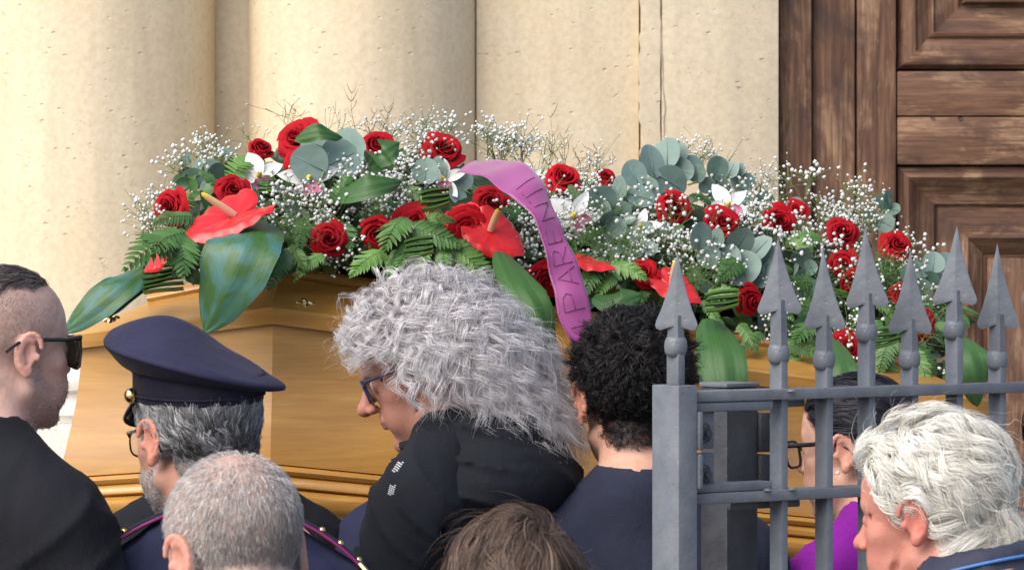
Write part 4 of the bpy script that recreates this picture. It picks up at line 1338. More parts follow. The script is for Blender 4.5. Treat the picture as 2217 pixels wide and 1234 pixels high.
def sstep(x, a, b): t = np.clip((x - a) / (b - a), 0, 1); return t * t * (3 - 2 * t)
def wob(Pn, sc, seed):
    r_ = np.random.default_rng(seed); v = 0
    for i in range(6):
        k = r_.normal(0, 1, 3); k = k / np.linalg.norm(k) * sc * (1 + .5 * i); v = v + np.sin(Pn @ k + r_.uniform(0, 6.28)) / (1 + .4 * i)
    return v / 3
def hairline(y):
    return np.interp(y, [-.13, -.07, -.045, -.030, -.018, -.006, .018, .028, .045, .060, .075, .095, .13], [-.075, -.070, -.055, -.035, .012, .030, .033, .010, .045, .060, .078, .084, .088])
def scalp_mask(L_, soft=.008, rise=0.0):
    x, y, z = L_[:, 0], L_[:, 1], L_[:, 2]
    m = sstep(z - hairline(y) - rise * sstep(y, .03, .09), -soft, soft)
    ear = (np.abs(x) > .079) & (np.abs(y + .006) < .03) & (z < .037) & (z > -.035)
    m[ear] = 0
    return m
def beard_mask(L_):
    x, y, z = L_[:, 0], L_[:, 1], L_[:, 2]
    low = sstep(-z, .028, .042) * sstep(y, -.005, .012) * sstep(.128 - y, 0, .01)
    side = sstep(y, .006, .016) * sstep(.034 - y, 0, .012) * sstep(.03 - z, 0, .02)
    up = sstep(-(z) - .030 - .25 * np.maximum(.1 - y, 0) * 0, 0, .01)
    m = np.maximum(low * up, side)
    lips = np.exp(-((x / .024) ** 2 + ((z + .053) / .011) ** 2)) * (y > .07)
    m = m * (1 - sstep(lips, .35, .7)) * sstep(z, -.135, -.115)
    return np.clip(m, 0, 1)

class Person:
    pass

def tshirt(p, f, infl, sleeve=1.0, arms=True):
    """torso and arms inflated by infl"""
    zn = p.zn; s = p.s; i = infl; w = p.w
    f.m = .06
    f.ell((0, .0, zn - .24*s), (.172*s*w + i, .112*s*p.deep + i, .25*s), 0)
    f.ell((0, .008, zn - .50*s), (.150*s*w + i, .112*s*p.deep + i, .24*s), .05)
    f.ell((0, 0, zn - .68*s), (.165*s*w + i, .118*s*p.deep + i, .14*s), .05)
    f.cap((-.150*s*w, -.005, zn - .085*s), (.150*s*w, -.005, zn - .085*s), .060*s + i, None, .05)
    for sx in (-1, 1):
        f.cap((sx*.02, -.018, zn + .045*s), (sx*.150*s*w, -.010, zn - .055*s), .046*s + i, .048*s + i, .045)
    if arms:
        for sx, (el, wr) in ((-1, p.armL), (1, p.armR)):
            sh = np.array([sx*.180*s*w, -.005, zn - .10*s]); el = np.array(el); wr = np.array(wr)
            f.cap(tuple(sh), tuple(el), .050*s + i, .041*s + i*1.1, .035)
            e2 = el + (wr - el) * sleeve
            f.cap(tuple(el), tuple(e2), .041*s + i*1.1, .031*s + i*1.3, .02)

def make_person(label, ear_px, side, d, face, body, pitch=0, roll=0, hs=1.0, s=1.0, w=1.0, deep=1.0, skin=(.50, .27, .19), hair=(.05, .04, .035), hair_amt=1.0,
                beard=None, beard_amt=0.0, rise=0.0, lean=0.0, nose=1.0, jaw=1.0, fat=0.0, chin=1.0, arms=None, neckdx=0.0, neckr=.054, fine=.0026, group='people in the procession', fade=None, ear_blush=.0, zdrop=0.0, neck_up=.0, age=0.0):
    """ear_px: photo pixel of the ear canal on `side` (-1 left, +1 right); face/body: heading in degrees, 0 away from camera, + to the right"""
    p = Person()
    Rb = rotz(-rad(body)); Rw = rotz(-rad(face)) @ rotx(-rad(pitch)) @ roty(rad(roll))
    ear = np.array(P(ear_px[0], ear_px[1], d))
    Hw = ear - Rw @ np.array([side*.080*hs, -.004, 0])
    fwd = Rb @ np.array([0, 1, 0]); rgt = Rb @ np.array([1, 0, 0])
    base = Hw - fwd * (.030 + lean) + rgt * neckdx
    p.loc = Vector((base[0], base[1], 0))
    p.rz = -rad(body); p.s = s; p.w = w; p.deep = deep; p.hs = hs
    p.R = Rb.T @ Rw; p.o = Rb.T @ (Hw - np.array([base[0], base[1], 0]))
    p.nr = neckr/.054; p.zn = Hw[2] - .178*hs*(1 if s >= .9 else .95) - zdrop
    zn = p.zn
    if arms is None:
        p.armL = ((-.225*s*w, -.02, zn - .38*s), (-.235*s*w, .06, zn - .62*s)); p.armR = ((.225*s*w, -.02, zn - .38*s), (.235*s*w, .06, zn - .62*s))
    elif callable(arms): p.armL, p.armR = arms(base, Rb, zn)
    else: p.armL, p.armR = arms
    o = p.o
    def graded(c, h0, h1, lo, hi, coarse):
        a = np.arange(c - h0, c + h1, fine)
        return np.concatenate([np.arange(a[0] - coarse, lo, -coarse)[::-1], a, np.arange(a[-1] + coarse, hi, coarse)])
    xs = graded(o[0], .112*hs, .112*hs, -.42, .42, .022); ys = graded(o[1], .150*hs, .155*hs, -.34, .55, .022)
    zs = graded(o[2], .150*hs, .150*hs, -.02, o[2] + .2, .020)
    f = Field(xs, ys, zs)
    head_sdf(f, p.R, o, hs, nose, jaw, fat, chin, age=age)
    # neck
    nb = p.R @ np.array([0, -.020, -.045]) * hs + o
    f.cap(tuple(nb), (0, -.012, zn - .02), neckr*hs, (neckr + .006)*hs, .02)
    nf = p.R @ np.array([0, .020, -.075]) * hs + o
    f.cap(tuple(nf), (0, .02, zn - .05), .036*hs, .045*hs, .03)
    tshirt(p, f, 0.0)
    hz = zn - .70*s
    for sx in (-1, 1):
        f.cap((sx*.088*s, 0, hz), (sx*.098*s, .01, .50*hz/.88*.98), .088*s, .058*s, .03)
        f.cap((sx*.098*s, .01, .50*hz/.88*.98), (sx*.10*s, -.01, .09), .058*s, .040*s, .02)
        f.ell((sx*.10*s, .06, .045), (.044, .125, .045), .03)
    V, Q = f.mesh()
    nbody = len(V)
    for sx, (el, wr) in ((-1, p.armL), (1, p.armR)):
        el, wr = np.array(el), np.array(wr); dz = (wr - el) / np.linalg.norm(wr - el)
        hd = HANDV * s
        if sx < 0: hd = hd * np.array([-1, 1, 1])
        zax = -dz; y0 = np.array([0, 1, 0.15]); y0 = y0 - zax * (y0 @ zax); y0 /= np.linalg.norm(y0); xax = np.cross(y0, zax)
        Rm = np.stack([xax, y0, zax], 1)
        hv = hd @ Rm.T + wr
        q = HANDQ + len(V)
        if sx < 0: q = q[:, ::-1]
        V = np.concatenate([V, hv]); Q = np.concatenate([Q, q])
    Lc = ((V - o) @ p.R) / hs
    p.Lc = Lc
    # colour map of the skin itself: lips, blush, stubble and scalp under the hair
    col = np.tile(np.array(skin), (len(V), 1)).astype(float)
    x, y, z = Lc.T
    nz = np.exp(-((x/.022)**2 + ((y-.118)/.02)**2 + ((z+.018)/.02)**2)) + .5*np.exp(-(((np.abs(x)-.045)/.02)**2 + ((y-.075)/.03)**2 + ((z+.02)/.02)**2))
    earm = ((np.abs(x) > .077) & (np.abs(y+.006) < .035) & (np.abs(z) < .045)).astype(float) * (.45 + ear_blush)  # blush of the ears, redder than the skin around them
    red = np.clip(nz*.55 + earm, 0, 1)[:, None]
    col = col * (1 - red) + np.array([skin[0]*1.03, skin[1]*.60, skin[2]*.58]) * red
    lip = (np.exp(-((x/.022)**2 + ((z+.053)/.0095)**2)) * (y > .085) * .8)[:, None]
    col = col * (1 - lip) + np.array([.36, .12, .10]) * lip
    sm = scalp_mask(Lc, .010, rise) * hair_amt
    if fade is not None: sm = sm * fade(Lc)
    p.sm = scalp_mask(Lc, .006, rise)
    sm = sm[:, None]
    col = col * (1 - sm) + np.array(hair) * sm
    brow = (np.exp(-(((np.abs(x)-.030)/.017)**2 + ((z-.036)/.0048)**2)) * (y > .06) * .8)[:, None]
    col = col * (1 - brow) + np.array(hair) * brow * .9
    if beard is not None:
        bm_ = (beard_mask(Lc) * beard_amt * (.75 + .25*wob(Lc, 160, 3)))[:, None].clip(0, 1)
        col = col * (1 - bm_) + np.array(beard) * bm_
    p.root = empty('person', p.loc, p.rz)
    tag(p.root, label, 'person', group)
    me = mesh_np('body', V, Q, M['skin'], col)
    p.body = link('body', me, p.root)
    N = np.zeros(len(V)*3, np.float32); me.vertices.foreach_get('normal', N); p.N = N.reshape(-1, 3); p.V = V; p.nbody = nbody
    # eyeballs
    for sx in (-1, 1):
        b_ = eye_me
        e = link('eye', b_, p.root)
        c_ = p.R @ (np.array([sx*.031, .0865, .0125])*hs) + o
        e.matrix_basis = Matrix.Translation(Vector(c_)) @ Matrix(p.R.tolist()).to_4x4() @ Matrix.Scale(hs, 4)
    # trousers and shoes
    f2 = Field(np.arange(-.27, .27, .018), np.arange(-.22, .24, .018), np.arange(.02, hz + .16, .022)); f2.m = .06
    f2.ell((0, 0, hz + .02), (.172*s*w + .012, .122*s*deep + .012, .15*s), 0)
    for sx in (-1, 1):
        f2.cap((sx*.092*s, 0, hz - .03), (sx*.10*s, .01, .50*hz/.88*.98), .098*s, .072*s, .03)
        f2.cap((sx*.10*s, .01, .50*hz/.88*.98), (sx*.102*s, -.005, .10), .072*s, .062*s, .03)
    V2, Q2 = f2.mesh(); link('trousers', mesh_np('trousers', V2, Q2, M['grey_trouser']), p.root)
    for sx in (-1, 1):
        sh = link('shoe', shoe_me, p.root, (sx*.10*s, .055, 0))
    return p

# eye: white ball with iris, pupil; looks along +y
b = MB(); b.lathe([(.0118*math.sin(math.pi*i/16), .0118*math.cos(math.pi*i/16)) for i in range(17)], 20, Matrix.Rotation(-math.pi/2, 4, 'X'))
eye_me = b.mesh('eye', M['eye'])
a_ = eye_me.color_attributes.new('Col', 'FLOAT_COLOR', 'POINT')
for v, cc in zip(eye_me.vertices, a_.data):
    r_ = math.hypot(v.co.x, v.co.z)
    cc.color = ((.01, .01, .01, 1) if r_ < .0024 else (.09, .05, .025, 1) if r_ < .0055 else (.72, .68, .66, 1)) if v.co.y > 0 else (.7, .6, .58, 1)
fs = Field(np.arange(-.06, .06, .008), np.arange(-.13, .16, .008), np.arange(-.01, .12, .008))
fs.ell((0, 0, .035), (.044, .125, .042), 0); fs.ell((0, -.05, .07), (.038, .06, .045), .03)
X_, Y_, Z_ = fs.full(); fs.F = np.maximum(fs.F, .002 - Z_ + 0*X_ + 0*Y_)
Vs_, Qs_ = fs.mesh(); shoe_me = mesh_np('shoe', Vs_, Qs_, M['shoe'])

def garment(p, name, mat, infl, extra=None, collar=None, res=.009, hem=.74, sleeve=.98, fold=.004, seed=1, neck_cut=.012, cut_slope=.35, folds=None, parent=None):
    s = p.s; zn = p.zn
    xs_ = [p.armL[0][0], p.armL[1][0], p.armR[0][0], p.armR[1][0]]; ys_ = [p.armL[0][1], p.armL[1][1], p.armR[0][1], p.armR[1][1]]
    zs_ = [p.armL[1][2], p.armR[1][2]]
    X0, X1 = min(xs_ + [-.26*s*p.w]) - .09, max(xs_ + [.26*s*p.w]) + .09
    f = Field(np.arange(X0, X1, res), np.arange(min(ys_ + [-.22]) - .09, max(ys_ + [.22]) + .09, res), np.arange(min(zs_ + [zn - hem*s]) - .08, zn + .22, res))
    tshirt(p, f, infl, sleeve)
    X, Y, Z_ = f.full()
    f.cap((0, -.012, zn - .04), (0, -.012, zn + .03), (p.nr*.054 + .006)*p.hs + infl + .006, None, .03)
    # hem
    f.F = np.maximum(f.F, np.where((np.abs(X) < .2*p.w*s) & (np.abs(Y) < .2), (zn - hem*s) - Z_, -1).astype(np.float32))
    # neck opening: tilted plane, higher at the back
    f.m = .05; f.cap((0, -.010, zn + .095), (0, .03, zn + .30), .066*p.nr, None, .008, 'cut'); f.cap((0, .03, zn + .055), (0, .05, zn + .26), .058*p.nr, None, .01, 'cut')
    f.m = .05
    if collar: collar(f)
    if extra: extra(f)
    if fold:
        pts = np.stack(np.broadcast_arrays(X, Y, Z_), -1)[np.abs(f.F) < .03]
        r_ = np.random.default_rng(seed)
        v = 0
        for k in range(7):
            dirn = r_.normal(0, 1, 3) * np.array([1, 1, .55]); dirn /= np.linalg.norm(dirn)
            fr = r_.uniform(55, 150); warp = wob(pts, 9, seed*10 + k)
            amp = sstep(wob(pts, 6, seed*20 + k), -.1, .7)
            v = v + amp * (1 - np.abs(np.sin(pts @ dirn * fr * .5 + warp*2.2))) ** 2.5
        ff = f.F[np.abs(f.F) < .03]
        f.F[np.abs(f.F) < .03] = ff - fold * (v - .9)
    if folds: folds(f)
    V, Q = f.mesh()
    return link(name, mesh_np(name, V, Q, mat), parent or p.root)

# ------------------------------------------------------------------ hair: tapered strands grown from the head's own surface
CRC = np.array([0, -.004, .047]); CRR = np.array([.0755, .0985, .0875])
def skull(pt):
    """distance-like value and normal of the cranium ellipsoid (head units)"""
    q = (pt - CRC) / CRR; k0 = np.linalg.norm(q, axis=-1, keepdims=True) + 1e-6
    g = (pt - CRC) / CRR**2; gl = np.linalg.norm(g, axis=-1, keepdims=True) + 1e-9
    return k0[..., 0]*(k0[..., 0] - 1) / gl[..., 0], g / gl
def roots(p, n, seed, mask=None, jit=.0015):
    r_ = np.random.default_rng(seed)
    Lc = p.Lc[:p.nbody]; N = p.N[:p.nbody]
    m = p.sm[:p.nbody].copy() if mask is None else mask(Lc)
    near = (np.abs(Lc).max(1) < .16)
    m = m * near
    pr = m / m.sum()
    i = r_.choice(len(Lc), n, p=pr)
    nl = (N[i] @ p.R); nl /= np.linalg.norm(nl, axis=1, keepdims=True) + 1e-9
    t = r_.normal(0, jit, (n, 3))
    return Lc[i] + t, nl
def norm(a): return a / (np.linalg.norm(a, axis=-1, keepdims=True) + 1e-9)
def strands_mesh(p, pts, rad_, cols, name='hair', mat=None, parent=None, sides=2):
    """pts (n,S,3) head units; rad_ (n,) root radius in metres; cols (n,S,3) or (n,3)"""
    W = pts * p.hs @ p.R.T + p.o
    n, S_, _ = W.shape
    t = norm(np.gradient(W, axis=1))
    ref = np.array([.31, .52, .79]); a = norm(np.cross(t, ref)); b_ = np.cross(t, a)
    q = np.linspace(0, 1, S_)
    tap = (1 - q**3 * .8)[None, :, None]
    R_ = rad_[:, None, None] * tap
    if sides == 2:
        on = norm(W - (np.array([0, -.01, .03])*p.hs @ p.R.T + p.o)); a = norm(np.cross(t, on)); b_ = norm(np.cross(a, t))
        tw_ = np.random.default_rng(n).normal(0, .45, n)[:, None, None]
        a = a*np.cos(tw_) + b_*np.sin(tw_)
        V = np.stack([W - a*R_*1.25, W + a*R_*1.25], 2).reshape(-1, 3)
        base = (np.arange(n)*S_*2)[:, None] + (np.arange(S_-1)*2)[None, :]
        Q = np.stack([base, base + 1, base + 3, base + 2], -1).reshape(-1, 4)
        if cols.ndim == 2: cols = np.repeat(cols[:, None, :], S_, 1)
        return link(name, mesh_np(name, V, Q, mat or M['hair'], np.repeat(cols[:, :, None, :], 2, 2).reshape(-1, 3)), parent or p.root)
    ring = np.stack([W + (a*math.cos(2*math.pi*k/sides) + b_*math.sin(2*math.pi*k/sides)) * R_ for k in range(sides)], 2)
    V = ring.reshape(-1, 3)
    base = (np.arange(n)*S_*sides)[:, None, None] + (np.arange(S_-1)*sides)[None, :, None] 
    k = np.arange(sides)[None, None, :]; k2 = (k + 1) % sides
    Q = np.stack([base + k, base + k2, base + sides + k2, base + sides + k], -1).reshape(-1, 4)
    if cols.ndim == 2: cols = np.repeat(cols[:, None, :], S_, 1)
    cv = np.repeat(cols[:, :, None, :], sides, 2).reshape(-1, 3)
    return link(name, mesh_np(name, V, Q, mat or M['hair'], cv), parent or p.root)
def hug(p, n, seed, length, flow, lift, S_=8, wave=0.0, wfreq=60, mask=None, clump=0, jit=.0015, droop=0.0, push=.0, rt=None, tipout=0.0, wpersist=None):
    """strands that follow the skull along a flow field. length(L)->(n,), flow(pt,n)->(n,3), lift(L)->(n,)"""
    r_ = np.random.default_rng(seed)
    L0, N0 = rt if rt is not None else roots(p, n, seed, mask, jit)
    n = len(L0)
    ln = length(L0) * r_.uniform(.75, 1.15, n); st = ln / (S_ - 1)
    if clump:
        c = r_.choice(n, clump, replace=False)
        ci = np.argmin(((L0[:, None, :] - L0[c][None]) ** 2).sum(-1), 1) if n * clump < 3e7 else r_.integers(0, clump, n)
    else: ci = np.arange(n)
    nc = clump or n
    ph = r_.uniform(0, 6.28, nc)[ci]; wf = (wfreq * r_.uniform(.7, 1.3, nc))[ci]; dv = (r_.normal(0, .22, (nc, 3)))[ci] + r_.normal(0, .05, (n, 3))
    li = lift(L0) * (r_.uniform(.6, 1.25, nc)[ci]) * r_.uniform(.85, 1.1, n)
    pt = L0.copy(); out = [pt.copy()]; h0 = np.maximum(skull(L0)[0], -.004)
    for k in range(1, S_):
        q = k / (S_ - 1)
        dd, nn = skull(pt)
        fl = norm(flow(pt, nn) + dv)
        tg = norm(fl - nn * (fl * nn).sum(1, keepdims=True))
        sd_ = np.cross(nn, tg)
        tg = norm(tg + sd_ * (wave * np.sin(ph + wf * ln * q))[:, None] + np.array([0, 0, -1.0]) * droop * q)
        pt = pt + tg * st[:, None]
        dd, nn = skull(pt)
        target = h0 * (1 - q) * 1.0 + li * (math.sin(math.pi * min(1, .18 + q * .62))) + tipout * q * q * li + push
        # follow the skull while above the ear line, hang free below
        free = sstep(.0 - pt[:, 2], .0, .06)
        corr = (target - dd) * (1 - free * .85)
        pt = pt + nn * corr[:, None] * .8
        out.append(pt.copy())
    return np.stack(out, 1), ci
def shades(n, ci, base, var, seed, light=None, lf=.0):
    r_ = np.random.default_rng(seed)
    nc = int(ci.max()) + 1
    v = r_.normal(0, var, nc)[ci] + r_.normal(0, var*.6, n)
    c = np.array(base)[None] * np.exp(v)[:, None]
    if light is not None:
        m = (r_.random(nc)[ci] * .6 + r_.random(n) * .4) < lf
        c[m] = np.array(light) * np.exp(r_.normal(0, var*.5, m.sum()))[:, None]
    return c.clip(0, .92)

def head_mat(p):
    return Matrix.Translation(Vector(p.o)) @ Matrix(p.R.tolist()).to_4x4() @ Matrix.Scale(p.hs, 4)
def head_part(p, mb_, name, mat, parent=None, sharp=40):
    o = mb_.build(name, mat, parent or p.root, sharp=sharp)
    if parent is None: o.matrix_basis = head_mat(p)
    return o
def spectacles(p, frame_m, lens_m, w=.052, h=.036, y=.108, z=.010, thick=.0016, temple_t=.0022, name='glasses', wrap=.10, tempz=.016, big=False, outx=.0835):
    b_ = MB()
    lens = []
    for sx in (-1, 1):
        cx = sx * (w / 2 + .009); loop = []
        for k in range(25):
            t = 2 * math.pi * k / 24
            ex = 3.2
            c_, s_ = math.cos(t), math.sin(t)
            x = cx + (w/2) * math.copysign(abs(c_) ** (2/ex), c_); zz = z + (h/2) * math.copysign(abs(s_) ** (2/ex), s_)
            yy = y - wrap * abs(x) ** 1.6 * 2.0 + .08 * (zz - z)
            loop.append(Vector((x, yy, zz)))
        b_.tube(loop, thick, 6, caps=False); lens.append(loop)
        xo = cx + sx * w / 2; yo = loop[0].y if sx > 0 else loop[12].y
        b_.tube([(xo, yo, z + tempz*.6), (xo + sx*.006, yo - .006, z + tempz), (sx*outx, .05, z + tempz), (sx*outx, -.004, z + tempz), (sx*(outx - .001), -.020, z + .006), (sx*(outx - .004), -.034, z - .014)], [temple_t, temple_t, temple_t, temple_t*.9, temple_t, temple_t*1.1], 6)
    b_.tube([(-.010, y, z + .006), (0, y + .003, z + .009), (.010, y, z + .006)], thick, 6)
    g = head_part(p, b_, name, frame_m)
    for loop in lens:
        m_ = MB(); c_ = sum(loop[:-1], Vector()) / 24
        m_.add([c_ + Vector((0, .0015, 0))] + loop[:-1], [(0, i + 1, (i + 1) % 24 + 1) for i in range(24)])
        m_.build('lens', lens_m, g)
    return g
def gravity(p):
    return (np.array([0, 0, -1.0]) @ p.R)     # world down in head axes

# ---------- 1 man in sunglasses, far left
p = make_person('man with shaved temples, black wraparound sunglasses and black suit at the left edge', (66, 772), 1, 6.43, 47, 42, zdrop=-.01, pitch=2, hs=1.02, s=1.06, w=1.12, deep=1.15, skin=(.63, .41, .34),
    hair=(.22, .17, .155), hair_amt=.38, beard=(.36, .31, .30), beard_amt=.36, rise=.012, fat=.004, neckr=.064, lean=.01, jaw=1.03,
    arms=(((-.25, .02, 1.24), (-.20, .22, 1.10)), ((.275, .02, 1.29), (.245, .24, 1.20))))
def top_mask(L_): return scalp_mask(L_, .006, .006) * sstep(L_[:, 2] - .110 - .10*np.maximum(-L_[:, 1] - .03, 0), -.004, .004)
pts, ci = hug(p, 6500, 11, lambda L_: np.full(len(L_), .034), lambda q, n_: np.array([0, -1, -.1]) + 0*q, lambda L_: np.full(len(L_), .0045), 6, .15, 50, top_mask, 500)
strands_mesh(p, pts, np.full(len(pts), .00034), shades(len(pts), ci, (.13, .11, .105), .4, 1, (.3, .28, .27), .15))
def side_mask(L_): return scalp_mask(L_, .006, .008) * (1 - .75*sstep(L_[:, 2] - .092, -.01, .01)) * sstep(L_[:, 2], -.03, .05) * .8
pts, ci = hug(p, 5200, 12, lambda L_: np.full(len(L_), .0035), lambda q, n_: np.array([0, -.6, -1]) + 0*q, lambda L_: np.full(len(L_), .0012), 3, 0, 1, side_mask)
strands_mesh(p, pts, np.full(len(pts), .00022), shades(len(pts), ci, (.25, .22, .21), .35, 2), 'stubble')
pts, ci = hug(p, 7000, 13, lambda L_: np.full(len(L_), .0055), lambda q, n_: np.array([0, .2, -1]) + 0*q, lambda L_: np.full(len(L_), .002), 3, 0, 1, beard_mask)
strands_mesh(p, pts, np.full(len(pts), .00035), shades(len(pts), ci, (.48, .45, .45), .4, 3, (.12, .1, .1), .25), 'beard')
def sg(p):
    b_ = MB(); lens = []
    for sx in (-1, 1):
        G = []
        for i in range(9):
            q = i / 8; x = sx * (.006 + q * .066); y = .117 - .42 * max(0, abs(x) - .030) ** 1.25 * 2.4
            top = .031; bot = -.020 + .012 * (1 - q) ** 3 + .006 * q ** 4
            G.append([Vector((x, y - .004 * abs(k/4 - .5), bot + (top - bot) * k / 4)) for k in range(5)])
        b2 = MB(); b2.grid(G if sx > 0 else G[::-1]); lens.append(b2)
        rim = [r[4] + Vector((0, 0, .001)) for r in G]; b_.tube(rim, [.0022]*9, 6)
        b_.tube([r[0] for r in G], [.0013]*9, 6); b_.tube([r for r in G[-1]], [.0018]*5, 6)
        e = G[-1][4]
        b_.tube([e, (sx*.0815, .060, .027), (sx*.0835, .02, .026), (sx*.0835, -.012, .025), (sx*.083, -.030, .020), (sx*.081, -.050, .006)], [.0042, .0034, .0028, .0024, .0024, .0026], 6)
    b_.tube([(-.008, .116, .026), (.008, .116, .026)], .0025, 6)
    g = head_part(p, b_, 'sunglasses', M['black_plastic'])
    for l_ in lens: 
        o_ = l_.build('lens', M['lens_dark'], g); md_ = o_.modifiers.new('thick', 'SOLIDIFY'); md_.thickness = .0015
sg(p)
def suit_collar(p, r0=.078, h=.03, y0=-.012, thick=.009):
    def c(f):
        zn = p.zn
        pts_ = [(r0*1.0*math.sin(t), y0 - r0*.95*math.cos(t), zn + .062 - .026*(1 - math.cos(t))) for t in np.linspace(-2.2, 2.2, 18)]
        f.chain(pts_, thick, .008)
        f.chain([(x*1.1, y*1.12 - .002, z_ - h*.7) for x, y, z_ in pts_], thick*1.25, .012)
    return c
def folds1(f):
    z = p.zn
    f.chain([(.10, -.13, z-.30), (.19, -.10, z-.26), (.29, -.04, z-.235)], [.004, .010, .006], .018)
    f.chain([(.12, -.12, z-.36), (.2, -.1, z-.31), (.30, -.05, z-.285)], [.004, .011, .006], .018)
    f.chain([(.12, -.145, z-.15), (.16, -.12, z-.25), (.17, -.10, z-.36)], [.004, .006, .004], .02)
jk = garment(p, 'jacket', M['suit_black'], .020, collar=suit_collar(p), seed=4, fold=.008, res=.0075, folds=folds1, neck_cut=.03)
def shirt_ring(p, mat, r0=.070, hh=.012):
    b_ = MB(); zn = p.zn; G = []
    for i in range(25):
        t = 2*math.pi*i/24
        G.append([Vector((r0*k*math.sin(t), -.012 - r0*k*math.cos(t), zn + .066 + dz - .026*(1 - math.cos(t)))) for k, dz in ((1.06, -.02), (1.0, hh), (.97, hh))])
    b_.grid(G); return b_.build('shirt_collar', mat, p.root)
shirt_ring(p, M['suit_black'], .069, .012)

# ---------- 2 officer with the peaked cap
p = make_person('bearded man in navy dress uniform and peaked cap, seen from behind', (327, 962), -1, 6.43, -31, -6, pitch=4, hs=1.07, s=1.04, w=1.06, deep=1.1, skin=(.50, .27, .20),
    hair=(.13, .13, .135), hair_amt=.95, beard=(.40, .40, .41), beard_amt=.9, neckdx=.035, neckr=.058, fat=.002, lean=.005, zdrop=-.005)
fl = lambda q, n_: np.array([0, -.55, -1]) + .6*np.sin(q[:, [2]]*110 + q[:, [1]]*60)*np.array([.6, .3, 0])
def offlen(L_): return .010 + .028*sstep(L_[:, 2], -.05, .02)
pts, ci = hug(p, 19000, 21, offlen, fl, lambda L_: .003 + .007*sstep(L_[:, 2], -.06, .0), 7, .55, 150, lambda L_: scalp_mask(L_) * (L_[:, 2] < .088), 900)
cc = shades(len(pts), ci, (.10, .10, .108), .45, 5, (.42, .43, .45), .40)
side_w = sstep(pts[:, 0, 1], -.06, .02)*sstep(-pts[:, 0, 0], -.02, .05) + .5*sstep(pts[:, 0, 2], .03, .07)
cc = cc*(1 - .55*side_w.clip(0, 1)[:, None]) + np.array([.50, .51, .53])*.55*side_w.clip(0, 1)[:, None]
strands_mesh(p, pts, np.full(len(pts), .00036), cc)
pts, ci = hug(p, 12000, 22, lambda L_: np.full(len(L_), .016), lambda q, n_: np.array([0, .35, -1]) + 0*q, lambda L_: np.full(len(L_), .010), 5, .3, 90, beard_mask, 420)
strands_mesh(p, pts, np.full(len(pts), .00036), shades(len(pts), ci, (.50, .50, .51), .35, 6, (.09, .09, .1), .26), 'beard')
spectacles(p, M['black_plastic'], M['lens_clear'], w=.050, h=.040, y=.112, z=.004)
